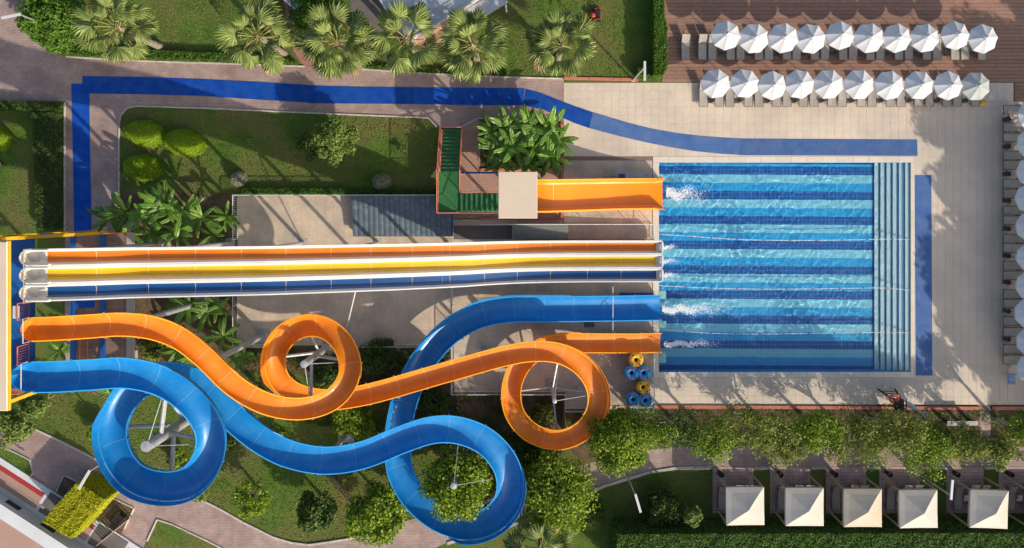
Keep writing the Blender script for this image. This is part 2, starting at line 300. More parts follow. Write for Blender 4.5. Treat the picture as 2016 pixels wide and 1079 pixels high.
kerb_run('kerb', [(860, 250), (843, 232), (600, 222), (400, 213), (270, 209), (250, 213), (238, 228), (235, 245), (235, 430)], step=1.5)
kerb_run('kerb', [(128, 202), (128, 330), (128, 455)], step=1.5)
kerb_run('kerb', [(907, 250), (941, 233), (1108, 237)], step=1.5)
kerb_run('kerb', [(40, 830), (130, 873), (230, 925), (330, 965), (400, 985), (430, 1000), (480, 1028), (540, 1058), (575, 1068), (610, 1072), (690, 1060), (760, 1035)], step=1.5, w=0.15)
kerb_run('kerb', [(1402, 920), (1330, 921), (1280, 929), (1190, 956), (1090, 1001), (1000, 1036), (880, 1069)], step=1.5, w=0.22)
kerb_run('kerb', [(-40, 862), (30, 890), (60, 905), (66, 930), (50, 955), (0, 975)], step=1.5)
kerb_run('kerb', [(290, 1065), (310, 1022), (340, 1032), (400, 1060), (450, 1085)], step=1.5)
kerb_run('kerb', [(640, 872), (1330, 868), (2060, 864)][1:], step=2.0, w=0.14)
kerb_run('red_kerb', [(1110, 154), (1256, 157)], w=0.22, h=0.10, mat='redkerb', step=2.0)
kerb_run('red_kerb', [(1286, 800), (1926, 803)], w=0.26, h=0.12, mat='redkerb', step=2.0)
kerb_run('red_kerb', [(1952, 803), (2060, 804)], w=0.26, h=0.12, mat='redkerb', step=2.0)
kerb_run('red_kerb', [(1106, 237), (1106, 430), (945, 430)], w=0.2, h=0.14, mat='redkerb', step=2.0)
kerb_run('red_kerb', [(946, 334), (1100, 334)], w=0.2, h=0.14, mat='redkerb', step=2.0)
struct('deck_passage', poly([(1928, 797), (1950, 797), (1950, 866), (1928, 866)], -0.1, 0.022), MT['paver'])
# pool deck: separate tiles over a grout bed
rects = [(1110, 163, 1995, 307), (1800, 200, 2090, 797), (1284, 743.2, 1800, 797), (1110, 317, 1284, 471), (893, 432, 1109, 472), (893, 472, 1284, 772), (1113, 772, 1284, 804), (468, 385, 893, 680)]
rects[0] = (1110, 163, 1800, 307.8); rects.insert(1, (1800, 163, 1995, 200))
deck = MB()
for x0, y0, x1, y1 in rects: deck.bbox(G(x0, y1, -0.1), G(x1, y0, 0.010))
deck.bbox(G(1110, 317, -0.1), G(1284, 307, 0.010))
DECK = struct('pool_deck', deck, MT['grout'])
TW = 0.60; tiles = []
for x0, y0, x1, y1 in rects:
    A = G(x0, y1); B = G(x1, y0); nx = max(1, round((B.x - A.x) / TW)); ny = max(1, round((B.y - A.y) / TW)); dx = (B.x - A.x) / nx; dy = (B.y - A.y) / ny
    slab = x1 < 1290
    for i in range(nx):
        for j in range(ny): tiles.append((A.x + (i + .5) * dx, A.y + (j + .5) * dy, dx, dy, slab))
def near(t):
    px = t[0] * S + NX; py = NY - t[1] * S
    return math.hypot(px - 1290, (py - 235) * 1.3) if py < 310 and px < 1800 else 1e4 + abs(px - 1900)
tiles.sort(key=near); cache = {}
rest = MB(); rest2 = MB()
for i, (x, y, dx, dy, slab) in enumerate(tiles):
    z = 0.025 + random.uniform(-0.0015, 0.0015)
    if i < 290:
        k = (round(dx, 3), round(dy, 3))
        if k not in cache: cache[k] = MB().cbox((0, 0, -0.01), (dx - 0.009, dy - 0.009, 0.02), 0.003).mesh('deck_tile', MT['tile'])
        o = link('deck_tile', cache[k], DECK); o.location = (x, y, z)
    else: (rest2 if slab else rest).cbox((x, y, z - 0.01), (dx - 0.009, dy - 0.009, 0.02), 0.003)
tag(obj('deck_tile_field', rest, MT['tile'], DECK), kind='stuff'); tag(obj('slab_tile_field', rest2, MT['slabtile'], DECK), kind='stuff')
struct('drain_strip', poly([(1112, 308), (1284, 308), (1284, 316), (1112, 316)], 0.0, 0.028), M('brown_strip', (0.23, 0.155, 0.125), 0.7, (0.19, 0.13, 0.1), 3.0))
# timber deck: boards laid one by one
TD = struct('timber_deck', poly([(1302, -80), (2120, -80), (2120, 199), (1996, 199), (1996, 162), (1302, 162)], -0.1, 0.006), M('deck_gap', (0.03, 0.02, 0.015), 0.9))
bw = 7.4; ncol = 5; seg = 820.0 / ncol
pm = MB().cbox((0, 0, -0.012), (seg / S - 0.012, bw / S - 0.022, 0.024), 0.005).mesh('board', MT['plank'])
rr = 0
y = 162 - bw / 2
while y > -45:
    off = (rr % 2) * seg * 0.5
    for c in range(-1, ncol + 1):
        x0 = max(1303, 1303 + c * seg + off); x1 = min(2118, 1303 + (c + 1) * seg + off)
        if x1 - x0 < 12: continue
        full = abs(x1 - x0 - seg) < 1
        me = pm if full else MB().cbox((0, 0, -0.012), ((x1 - x0) / S - 0.012, bw / S - 0.022, 0.024), 0.005).mesh('board', MT['plank'])
        o = link('board', me, TD); o.location = G((x0 + x1) / 2, y, 0.030 + random.uniform(-0.002, 0.002))
    y -= bw; rr += 1
for k in range(5):
    me = MB().cbox((0, 0, -0.012), (122 / S, bw / S - 0.022, 0.024), 0.005).mesh('board', MT['plank'])
    o = link('board', me, TD); o.location = G(2058, 166 + k * bw, 0.030)
# ---------------------------------------------------------------- pool
D = -1.25
A = G(1297, 732); B = G(1793, 320); xs = P(1727, 400, -0.3).x
pool = tag(link('pool', None), kind='structure')
wl = MB()
for p, q in (((A.x, A.y), (B.x, A.y)), ((B.x, A.y), (B.x, B.y)), ((B.x, B.y), (A.x, B.y)), ((A.x, B.y), (A.x, A.y))):
    wl.add([(p[0], p[1], D), (q[0], q[1], D), (q[0], q[1], 0.02), (p[0], p[1], 0.02)], [(3, 2, 1, 0)])
obj('pool_wall', wl, MT['poolmid'], pool)
py = 311.0; kinds = ['poolcyan', 'poolmid', 'poolnavy']; ki = 1
edges = []
while py < 745:
    edges.append((py, kinds[ki % 3])); py += 16.3; ki += 1
YA = P(1500, 733, -1.0).y; YB = P(1500, 319, -1.0).y
for py, kd in edges:
    y1 = min(P(0, py, -1.0).y, B.y); y0 = max(P(0, py + 16.3, -1.0).y, A.y)
    if y1 - y0 < 0.02: continue
    sk = -0.10                                     # the strips run a touch askew of the walls
    m = MB(); n = 12
    vs = []
    for i in range(n + 1):
        x = A.x + (xs - A.x) * i / n; d = sk * (i / n - 0.3)
        t1 = min(y1 + d, B.y); t0 = max(y0 + d, A.y)
        vs += [(x, t0, D), (x, t1, D)]
    m.add(vs, [(2 * i, 2 * i + 2, 2 * i + 3, 2 * i + 1) for i in range(n)])
    obj('floor_strip', m, MT[kd], pool)
for s_ in range(6):                                    # six wide steps out of the water
    x0 = xs + (B.x - xs) * s_ / 6; x1 = xs + (B.x - xs) * (s_ + 1) / 6; zt = D + (s_ + 1) * (0.0 - D - 0.12) / 6.0
    st = obj('pool_step', MB().bbox((x0 + 0.035, A.y + 0.01, D), (x1 - (0.0 if s_ < 5 else 0.02), B.y - 0.01, zt)), MT['poolstep'], pool)
    obj('step_nosing', MB().bbox((x0 + 0.001, A.y + 0.012, D), (x0 + 0.034, B.y - 0.012, zt - 0.02)), MT['poolnavy'], st)
# coping stones
cop = tag(link('pool_coping', None), kind='structure')
def coping(x0, y0, x1, y1, along):
    A_ = G(x0, y1); B_ = G(x1, y0); L = (B_.x - A_.x) if along == 'x' else (B_.y - A_.y); n = round(L / 1.2)
    d = (L / n - 0.005, B_.y - A_.y, 0.10) if along == 'x' else (B_.x - A_.x, L / n - 0.005, 0.10)
    me = MB().cbox((0, 0, 0), d, 0.012).mesh('coping_stone', MT['coping'])
    for i in range(n):
        o = link('coping_stone', me, cop)
        o.location = (A_.x + (i + .5) * L / n, (A_.y + B_.y) / 2, -0.012 + random.uniform(-0.002, .002)) if along == 'x' else ((A_.x + B_.x) / 2, A_.y + (i + .5) * L / n, -0.012 + random.uniform(-0.002, .002))
coping(1285, 308, 1800, 320, 'x'); coping(1285, 732, 1800, 743, 'x'); coping(1285, 320.2, 1297, 731.8, 'y'); coping(1792.5, 320.2, 1800, 731.8, 'y')
# water: a real wavy sheet
def water_sheet():
    nx, ny = 520, 432
    xs_ = np.linspace(A.x + 0.002, B.x - 0.002, nx); ys_ = np.linspace(A.y + 0.002, B.y - 0.002, ny)
    X, Y = np.meshgrid(xs_, ys_); Z = np.zeros_like(X); rng = np.random.RandomState(3)
    calm = np.clip((X - A.x) / (B.x - A.x), 0, 1)
    for k in range(64):
        lam = rng.uniform(0.22, 0.95); th = rng.uniform(0, 2 * np.pi); ph = rng.uniform(0, 2 * np.pi)
        am = 0.0022 * lam ** 1.25
        Z += am * np.sin(2 * np.pi / lam * (X * np.cos(th) + Y * np.sin(th)) + ph + 0.6 * np.sin(X * 0.7 + k) + 0.6 * np.sin(Y * 0.6 - k))
    Z *= (0.92 - 0.42 * calm) * (0.72 + 0.28 * np.sin(X * 0.55 + 1.1) * np.sin(Y * 0.62 + 0.4) + 0.22 * np.sin(X * 1.3 + Y * 0.9))
    Z += -0.05
    v = np.stack([X, Y, Z], -1).reshape(-1, 3)
    idx = np.arange(nx * ny).reshape(ny, nx)
    f = np.stack([idx[:-1, :-1], idx[:-1, 1:], idx[1:, 1:], idx[1:, :-1]], -1).reshape(-1, 4)
    me = bpy.data.meshes.new('water'); me.vertices.add(len(v)); me.vertices.foreach_set('co', v.ravel())
    me.loops.add(f.size); me.loops.foreach_set('vertex_index', f.ravel().astype(np.int32)); me.polygons.add(len(f))
    me.polygons.foreach_set('loop_start', np.arange(0, f.size, 4, dtype=np.int32)); me.polygons.foreach_set('loop_total', np.full(len(f), 4, dtype=np.int32))
    me.polygons.foreach_set('use_smooth', np.ones(len(f), dtype=bool)); me.update(); me.validate(); return me
def water_mat():
    m = bpy.data.materials.new('water'); m.use_nodes = True; n = m.node_tree.nodes; l = m.node_tree.links; n.remove(n['Principled BSDF'])
    gg = n.new('ShaderNodeBsdfGlass'); gg.inputs['IOR'].default_value = 1.33; gg.inputs['Roughness'].default_value = 0.0; gg.inputs[0].default_value = (0.93, 0.985, 1.0, 1)
    l.new(gg.outputs[0], n['Material Output'].inputs[0]); return m
wme = water_sheet(); wme.materials.append(water_mat())
water = tag(link('water', wme), kind='structure')
water.cycles.is_caustics_caster = True                 # sunlight refracts through the ripples on to the pool floor
for o in pool.children:
    o.cycles.is_caustics_receiver = True
    for q in o.children: q.cycles.is_caustics_receiver = True
sun_d.cycles.is_caustics_light = True
# ================================================================ WATER SLIDES
def spline(ctrl, step=0.25):
    """ctrl: (px, py, z) as seen in the photograph -> evenly spaced 3-D points"""
    p = [P(*c) for c in ctrl]; p = [p[0] * 2 - p[1]] + p + [p[-1] * 2 - p[-2]]; out = []
    for i in range(1, len(p) - 2):
        p0, p1, p2, p3 = p[i - 1], p[i], p[i + 1], p[i + 2]
        for k in range(24):
            t = k / 24.0
            out.append(0.5 * ((2 * p1) + (p2 - p0) * t + (2 * p0 - 5 * p1 + 4 * p2 - p3) * t * t + (3 * p1 - p0 - 3 * p2 + p3) * t ** 3))
    out.append(p[-2]); L = [0.0]
    for a, b in zip(out[:-1], out[1:]): L.append(L[-1] + (b - a).length)
    n = max(2, int(L[-1] / step)); res = []; j = 0
    for i in range(n + 1):
        d = L[-1] * i / n
        while j < len(L) - 2 and L[j + 1] < d: j += 1
        t = (d - L[j]) / max(1e-9, L[j + 1] - L[j]); res.append(out[j].lerp(out[j + 1], t))
    for _ in range(2): res = [res[0]] + [res[i - 1] * 0.25 + res[i] * 0.5 + res[i + 1] * 0.25 for i in range(1, len(res) - 1)] + [res[-1]]
    return res
def frames(pts):
    fr = []
    for i in range(len(pts)):
        t = pts[min(i + 1, len(pts) - 1)] - pts[max(i - 1, 0)]; t.z = 0; t.normalize()
        fr.append(Vector((t.y, -t.x, 0)))          # to the right of travel
    return fr
def sweep(pts, fr, profs, closed=True, caps=True):
    """profs: one profile [(u, w)...] per point"""
    m = MB(); n = len(profs[0]); vs = []
    for p, r, pr in zip(pts, fr, profs): vs += [p + r * u + Vector((0, 0, w)) for u, w in pr]
    fs = []
    for i in range(len(pts) - 1):
        for k in range(n if closed else n - 1):
            k2 = (k + 1) % n; fs.append((i * n + k, i * n + k2, (i + 1) * n + k2, (i + 1) * n + k))
    if closed and caps: fs += [tuple(range(n - 1, -1, -1)), tuple((len(pts) - 1) * n + k for k in range(n))]
    return m.add(vs, fs)
def trough_profile(w, d, seg=14, th=0.035, lip=0.06):
    inner = [(-w / 2 * math.cos(math.pi * k / seg), -d * math.sin(math.pi * k / seg) ** 0.8) for k in range(seg + 1)]
    outer = [((w / 2 + th) * math.cos(math.pi * k / seg), -(d + th) * math.sin(math.pi * k / seg) ** 0.8 - 0.0) for k in range(seg + 1)]
    outer[0] = (w / 2 + th, -0.06); outer[-1] = (-w / 2 - th, -0.06)
    return inner + [(w / 2 + lip, 0.0), (w / 2 + lip, -0.045)] + outer + [(-w / 2 - lip, -0.045), (-w / 2 - lip, 0.0)]
def body_slide(name, label, ctrl, w, d, mat, seam, rim, sections, guards):
    pts = spline(ctrl); fr = frames(pts); n = len(pts)
    root = thing(name, label, 'water slide', tuple(G(1290, 600)))
    pr = trough_profile(w, d); per = max(2, round(n / sections)); i = 0
    cuts = list(range(0, n - per // 2, per)) + [n - 1]
    for a, b in zip(cuts[:-1], cuts[1:]):
        sec = obj('trough_section', sweep(pts[a:b + 1], fr[a:b + 1], [pr] * (b - a + 1), True, a == 0 or b == n - 1), MT[mat], root, True)
        j = a; inner = trough_profile(w - 0.012, d - 0.008)[:15]
        if a > 0:
            t = (pts[a + 1] - pts[a]).normalized()
            obj('joint_seam', sweep([pts[a] - t * 0.009, pts[a] + t * 0.009], [fr[a]] * 2, [inner] * 2, False), MT[seam], sec, True)
            for s_ in (-1, 1):
                q = pts[a] + fr[a] * s_ * (w / 2 + 0.055); obj('flange', MB().box((q.x, q.y, q.z - 0.07), (0.09, 0.14, 0.2), math.atan2(t.y, t.x)), MT[mat], sec)
        for s_ in (-1, 1):
            rp = [(s_ * (w / 2 - 0.005), 0.004), (s_ * (w / 2 + 0.062), 0.004), (s_ * (w / 2 + 0.062), 0.03), (s_ * (w / 2 - 0.005), 0.03)]
            if s_ < 0: rp = rp[::-1]
            obj('rim', sweep(pts[a:b + 1], fr[a:b + 1], [rp] * (b - a + 1)), MT[rim], sec)
    for a, b, side, hgt in guards:                  # raised outer wall of the bends
        ia, ib = int(a * (n - 1)), int(b * (n - 1)); prs = []
        for i in range(ia, ib + 1):
            e = min(1.0, (i - ia) / 3.0, (ib - i) / 3.0); e = max(0.08, e); u0 = side * (w / 2 + 0.08); u1 = side * (w / 2 + 0.08 + 0.10 * e); q = 0.03 * side
            c = [(u0, 0.031), (u1, hgt * e), (u1 + q, hgt * e), (u0 + q, 0.031)]
            prs.append(c)
        obj('splash_guard', sweep(pts[ia:ib + 1], fr[ia:ib + 1], prs), MT[mat], root)
    return root, pts, fr
blue_ctrl = [(62, 743, 10.9), (110, 742, 10.75), (180, 738, 10.45), (250, 735, 10.1), (320, 752, 9.7), (378, 792, 9.3), (413, 848, 8.95), (408, 905, 8.6), (372, 948, 8.25), (318, 957, 7.95), (262, 938, 7.6),
             (228, 890, 7.3), (222, 835, 7.0), (245, 785, 6.8), (290, 748, 6.6), (350, 742, 6.4), (405, 768, 6.2), (455, 818, 6.0), (505, 860, 5.8), (565, 893, 5.6), (640, 907, 5.4), (715, 896, 5.2), (785, 868, 5.0), (850, 847, 4.9), (905, 848, 4.7),
             (960, 872, 4.5), (998, 920, 4.3), (1003, 975, 4.1), (975, 1018, 3.9), (925, 1037, 3.7), (868, 1023, 3.5), (820, 985, 3.3), (790, 935, 3.1), (783, 880, 2.9), (788, 825, 2.75), (805, 765, 2.55), (835, 708, 2.35), (880, 657, 2.15), (935, 624, 1.95), (1000, 610, 1.75), (1080, 609, 1.5), (1160, 608, 1.3), (1240, 607, 1.1), (1303, 606, 1.0)]
blue, bpts, bfr = body_slide('curling_slide', 'bright blue open flume with two wide loops winding from the tower to the pool', blue_ctrl, 1.78, 0.80, 'blue', 'seamblue', 'brim', 42,
    [(0.075, 0.26, -1, 0.42), (0.36, 0.40, -1, 0.42), (0.585, 0.66, -1, 0.42), (0.85, 0.93, -1, 0.4)])
orange_ctrl = [(62, 649, 11.0), (110, 647, 10.85), (175, 643, 10.5), (240, 639, 10.1), (300, 646, 9.7), (355, 667, 9.3), (405, 706, 8.9), (455, 755, 8.5), (505, 787, 8.1), (555, 803, 7.7), (605, 804, 7.3), (652, 788, 6.9), (682, 755, 6.55), (689, 715, 6.25), (672, 672, 5.95), (637, 645, 5.7), (595, 644, 5.5),
               (558, 668, 5.3), (541, 708, 5.1), (550, 748, 4.9), (583, 775, 4.75), (635, 787, 4.6), (690, 783, 4.5), (750, 770, 4.35), (830, 747, 4.15), (910, 724, 3.95), (990, 702, 3.75), (1050, 692, 3.55), (1105, 697, 3.35), (1150, 724, 3.15), (1175, 766, 2.95), (1173, 812, 2.75), (1145, 850, 2.6), (1098, 867, 2.45),
               (1048, 853, 2.3), (1015, 818, 2.15), (1006, 775, 2.0), (1017, 732, 1.85), (1045, 698, 1.7), (1085, 680, 1.55), (1130, 676, 1.4), (1190, 676, 1.2), (1250, 676, 1.05), (1303, 675, 1.0)]
oran, opts, ofr = body_slide('curling_slide', 'orange open flume with two tight loops winding from the tower to the pool', orange_ctrl, 1.34, 0.62, 'orange', 'seam', 'orim', 38,
    [(0.075, 0.16, -1, 0.4), (0.27, 0.405, 1, 0.42), (0.655, 0.725, -1, 0.42), (0.885, 0.925, -1, 0.36)])
# ---- start tubs of the two flumes
def tub(parent, px, py, z, w, d, L, mat, bar):
    c = P(px, py, z); seg = 16; m = MB(); rings = []
    for r0, r1, w0 in ((1.0, 1.0, 0.02), (0.96, 0.97, 0.02), (0.90, 0.95, -d * 0.75), (0.6, 0.85, -d * 0.98), (0.0, 0.0, -d)):
        rings.append([c + Vector((-math.cos(math.pi * (k / seg - 0.5)) * L * r1, math.sin(math.pi * (k / seg - 0.5)) * w / 2 * r0, w0)) for k in range(seg + 1)])
    rings.insert(0, [p + Vector((0, 0, -d - 0.05)) for p in rings[0]])
    vs = [p for r in rings for p in r]; n = seg + 1
    fs = [(i * n + k, i * n + k + 1, (i + 1) * n + k + 1, (i + 1) * n + k) for i in range(len(rings) - 1) for k in range(seg)]
    m.add(vs, fs); t = obj('start_tub', m, MT[mat], parent, True)
    h = 0.55
    obj('grab_bar', MB().tube([c + Vector((-L * .25, -w / 2 - .02, 0)), c + Vector((-L * .25, -w / 2 - .02, h)), c + Vector((-L * .25, w / 2 + .02, h)), c + Vector((-L * .25, w / 2 + .02, 0))], 0.025, 6), MT[bar], t)
tub(blue, 66, 743, 10.9, 1.84, 0.78, 1.42, 'blue', 'wsteel')
tub(oran, 64, 649, 11.0, 1.40, 0.60, 0.72, 'orange', 'wsteel')
# ---- three-lane racing slide
prof = [(57, 11.8), (100, 11.6), (170, 11.1), (250, 10.35), (320, 9.95), (400, 9.55), (460, 9.2), (530, 8.75), (600, 8.1), (700, 7.1), (800, 5.95), (900, 4.5), (960, 3.2), (1010, 2.3), (1060, 1.75), (1120, 1.4), (1200, 1.22), (1303, 1.15)]
def racer_pt(ix, z): return Vector(((ix - NX) * (H - z) / (H * S), -102.0 / S, z))
rp = [racer_pt(x, z) for x, z in prof]
def cat1(pts, step=0.3):
    p = [pts[0] * 2 - pts[1]] + pts + [pts[-1] * 2 - pts[-2]]; out = []
    for i in range(1, len(p) - 2):
        n = max(2, int((p[i + 1] - p[i]).length / step))
        for k in range(n):
            t = k / n; p0, p1, p2, p3 = p[i - 1:i + 3]
            out.append(0.5 * ((2 * p1) + (p2 - p0) * t + (2 * p0 - 5 * p1 + 4 * p2 - p3) * t * t + (3 * p1 - p0 - 3 * p2 + p3) * t ** 3))
    return out + [p[-2]]
rpts = cat1(rp); rfr = [Vector((0, -1, 0))] * len(rpts); nr = len(rpts)
racer = thing('racing_slide', 'straight white three-lane racing slide with orange, yellow and blue lanes', 'water slide', tuple(G(1290, 512)))
pitch = 1.035; bedw = 0.50; dep = 0.44
ib0 = next(i for i, p in enumerate(rpts) if p.x > racer_pt(84, 11.6).x); ib1 = max(i for i, p in enumerate(rpts) if p.x < G(1289, 0).x)
for li, (mt) in enumerate(('laneorange', 'laneyellow', 'laneblue')):
    u0 = (li - 1) * pitch; hw = pitch / 2 - 0.004; th = 0.04
    pr = [(u0 - hw, 0), (u0 - hw + 0.075, 0.0), (u0 - bedw / 2 - 0.05, -dep * 0.8), (u0 - bedw / 2 + 0.06, -dep), (u0 + bedw / 2 - 0.06, -dep), (u0 + bedw / 2 + 0.05, -dep * 0.8), (u0 + hw - 0.075, 0.0), (u0 + hw, 0),
          (u0 + hw, -0.06), (u0 + hw - 0.06, -0.08), (u0 + bedw / 2 + 0.08, -dep - th), (u0 - bedw / 2 - 0.08, -dep - th), (u0 - hw + 0.06, -0.08), (u0 - hw, -0.06)]
    lane = obj('lane', sweep(rpts, rfr, [pr] * nr), MT['white'], racer)
    cuts = [ib0]; acc = 0.0
    for i in range(ib0 + 1, ib1):
        acc += (rpts[i] - rpts[i - 1]).length
        if acc > 2.5: cuts.append(i); acc = 0.0
    if ib1 - cuts[-1] < 3: cuts[-1] = ib1
    else: cuts.append(ib1)
    bp = [(u0 - bedw / 2 - 0.075, -dep * 0.68), (u0 - bedw / 2 - 0.045, -dep * 0.8 + 0.01), (u0 - bedw / 2 + 0.065, -dep + 0.008), (u0 + bedw / 2 - 0.065, -dep + 0.008), (u0 + bedw / 2 + 0.045, -dep * 0.8 + 0.01), (u0 + bedw / 2 + 0.075, -dep * 0.68)]
    bq = bp + [(u, w - 0.006) for u, w in bp[::-1]]
    for a, b in zip(cuts[:-1], cuts[1:]):
        sec = obj('lane_bed', sweep(rpts[a:b + 1], rfr[a:b + 1], [bq] * (b - a + 1)), MT[mt], lane)
        for uu in (0,):
            q = rpts[a] + Vector((0.02, 0, 0))
            obj('joint_seam', sweep([rpts[a], rpts[a] + (rpts[a + 1] - rpts[a]).normalized() * 0.02], [rfr[0]] * 2, [[(u, w + 0.004) for u, w in bp]] * 2, False), MT['seam'], lane)
    # rounded end lip and launch tub with grab bar
    e = rpts[-1]
    tip = MB(); ang = [math.pi * k / 8 - math.pi / 2 for k in range(9)]
    top = [(e.x + math.cos(a) * 0.16, e.y - u0 + math.sin(a) * hw * 0.96) for a in ang]
    tip.prism(top, e.z - 0.30, e.z - 0.012); obj('end_lip', tip, MT['white'], lane)
    s0 = rpts[0]
    tb = MB(); rings = []
    for r0, zz in ((1.0, -0.55), (1.02, 0.10), (0.93, 0.12), (0.86, -0.25), (0.6, -0.40)):
        rings.append([Vector((s0.x - math.cos(a) * 0.62 * r0 + 0.1, s0.y - u0 + math.sin(a) * hw * 0.95 * r0, s0.z + zz)) for a in ang])
    tb.add([p for r in rings for p in r], [(i * 9 + k, i * 9 + k + 1, (i + 1) * 9 + k + 1, (i + 1) * 9 + k) for i in range(4) for k in range(8)])
    tubo = obj('launch_tub', tb, MT['white'], lane, True)
    obj('tub_seat', MB().bbox((s0.x - 0.5, s0.y - u0 - hw * .6, s0.z - 0.42), (s0.x + 0.25, s0.y - u0 + hw * .6, s0.z - 0.36)), MT['white'], lane)
    obj('headrest', MB().cbox((s0.x - 0.28, s0.y - u0, s0.z + 0.02), (0.16, hw * 1.2, 0.16), 0.05), MT['beige'], lane)
    for s_ in (-1, 1):
        obj('side_pad', MB().cbox((s0.x + 0.55, s0.y - u0 + s_ * hw * 0.86, s0.z + 0.06), (1.4, 0.14, 0.22), 0.05), MT['white'], lane)
    obj('grab_bar', MB().tube([(s0.x + 0.22, s0.y - u0 - hw, s0.z), (s0.x + 0.22, s0.y - u0 - hw, s0.z + .75), (s0.x + 0.22, s0.y - u0 + hw, s0.z + .75), (s0.x + 0.22, s0.y - u0 + hw, s0.z)], 0.025, 6), MT['steel'], lane)
# ---- steel supports
def column(name, label, base, top_z, r, arms, foot=True, cables=(), mat='steel', group='slide supports'):
    b = Vector((base.x, base.y, 0)); t = thing(name, label, 'slide support', tuple(b), group)
    obj('post', MB().tube([b + Vector((0, 0, 0.02)), Vector((b.x, b.y, top_z))], [r, r * 0.92], 14), MT[mat], t, True)
    if foot:
        obj('base_plate', MB().lathe((b.x, b.y, 0.02), [(r * 2.1, 0), (r * 2.1, 0.05), (r * 1.3, 0.07)], 12), MT[mat], t)
        obj('footing', MB().cbox((b.x, b.y, 0.01), (r * 6, r * 6, 0.04), 0.01), MT['concrete'], t)
    obj('cap', MB().lathe((b.x, b.y, top_z), [(r * 0.98, 0.0), (r * 0.98, 0.03), (r * 0.2, 0.06)], 12), MT['steel'], t)
    for q0, q1 in arms: obj('arm', MB().tube([q0, q1], r * 0.42, 8), MT[mat], t, True)
    for q0, q1 in cables: obj('stay_cable', MB().tube([q0, q1], 0.025, 5), MT['steel'], t)
    return t
def under(pts, px, py, dz, zr=None):
    best = min((p for p in pts if zr is None or zr[0] <= p.z <= zr[1]), key=lambda p: (P(px, py, p.z) - p).length); return best - Vector((0, 0, dz))
def loop_column(label, top_px, top_z, r, pts, dz, targets):
    tp = P(top_px[0], top_px[1], top_z); arms = []; cab = []
    for px, py, zr in targets:
        q = under(pts, px, py, dz, zr); arms.append((Vector((tp.x, tp.y, max(0.8, min(top_z - 0.2, q.z - 1.1)))), q))
        cab.append((Vector((tp.x, tp.y, top_z - 0.05)), q))
    column('support_column', label, tp, top_z, r, arms, True, cab[:2])
loop_column('thick steel post inside the blue loop nearest the tower', (288, 879), 9.3, 0.36, bpts, 1.03, [(318, 752, (9, 10)), (408, 880, (8.5, 9.3)), (318, 957, (7.6, 8.3)), (225, 850, (6.8, 7.5)), (290, 748, (6.2, 6.9))])
loop_column('steel post inside the orange loop below the racing slide', (599, 717), 7.0, 0.26, opts, 0.80, [(605, 804, (7, 7.7)), (689, 715, (6, 6.6)), (595, 644, (5.2, 5.8)), (541, 708, (4.9, 5.3))])
loop_column('slim steel post inside the orange loop beside the railed slab corner', (1092, 790), 4.6, 0.16, opts, 0.80, [(1105, 697, (3, 3.6)), (1175, 785, (2.6, 3.1)), (1098, 867, (2.2, 2.6)), (1006, 780, (1.8, 2.3))])
loop_column('steel post rising through the leafy tree inside the lower blue loop', (893, 957), 5.6, 0.22, bpts, 1.03, [(905, 848, (4.5, 5)), (1003, 950, (4, 4.4)), (925, 1037, (3.5, 3.9)), (800, 955, (3, 3.4))])
for lab, pts, px, py, r, dz in (('leaning support post under the orange bend above the planting bed', opts, 250, 639, 0.2, 0.82), ('steel post with foot on the slab corner beneath the orange flume', opts, 415, 716, 0.2, 0.82), ('post beneath the orange flume crossing above the blue one', opts, 790, 758, 0.15, 0.82),
                                ('post under the orange flume near the second tight loop', opts, 950, 713, 0.14, 0.82), ('short post under the orange flume end by the inflatable rings', opts, 1220, 676, 0.13, 0.82), ('post beneath the lowest sag of the blue flume above the lawn', bpts, 645, 907, 0.2, 1.02),
                                ('post beneath the blue flume descending from the first loop', bpts, 470, 832, 0.2, 1.02), ('post under the blue flume where it climbs beside the orange crossing', bpts, 812, 750, 0.16, 1.02), ('post under the blue flume bend on the slab', bpts, 950, 620, 0.16, 1.02), ('post under the straight blue flume before the pool', bpts, 1130, 608, 0.15, 1.02), ('short post at the blue flume end beside the pool edge', bpts, 1270, 607, 0.13, 1.02)):
    q = under(pts, px, py, dz); column('support_column', lab, q, q.z, r, [], True)
for k, (gx, lab) in enumerate(((330, 'nearest the start tower'), (455, 'over the planting bed edge'), (600, 'at the left of the slab'), (745, 'beside the slate roof shed'), (885, 'at the end of the slate shed'), (1040, 'before the concrete yard'), (1190, 'closest to the pool'))):
    i = min(range(nr), key=lambda i: abs(rpts[i].x - G(gx, 0).x)); z = rpts[i].z - dep - 0.18; x = rpts[i].x
    t = thing('portal_frame', 'two-legged steel portal frame under the racing slide ' + lab, 'slide support', (x, -102 / S, 0), 'racing slide frames')
    for s_ in (-1, 1):
        obj('leg', MB().tube([(x, -102 / S + s_ * 1.3, 0.02), (x, -102 / S + s_ * 1.3, z)], 0.14, 10), MT['steel'], t, True)
        obj('footing', MB().cbox((x, -102 / S + s_ * 1.3, 0.02), (0.7, 0.7, 0.05), 0.01), MT['concrete'], t)
    obj('cross_beam', MB().bbox((x - 0.11, -102 / S - 1.55, z - 0.02), (x + 0.11, -102 / S + 1.55, z + 0.15)), MT['steel'], t)
tp = spline([(700, 575, 6.6), (682, 650, 0.3)]); 
t = thing('guy_rod', 'thin pale stay rod running down from the racing slide to the slab', 'rod', tuple(P(682, 650, 0)))
obj('rod', MB().tube([P(700, 573, 6.6), P(682, 648, 0.05)], 0.045, 6), MT['wsteel'], t); obj('anchor_block', MB().cbox(P(681, 650, 0.12), (0.45, 0.45, 0.24), 0.03), MT['concrete'], t)
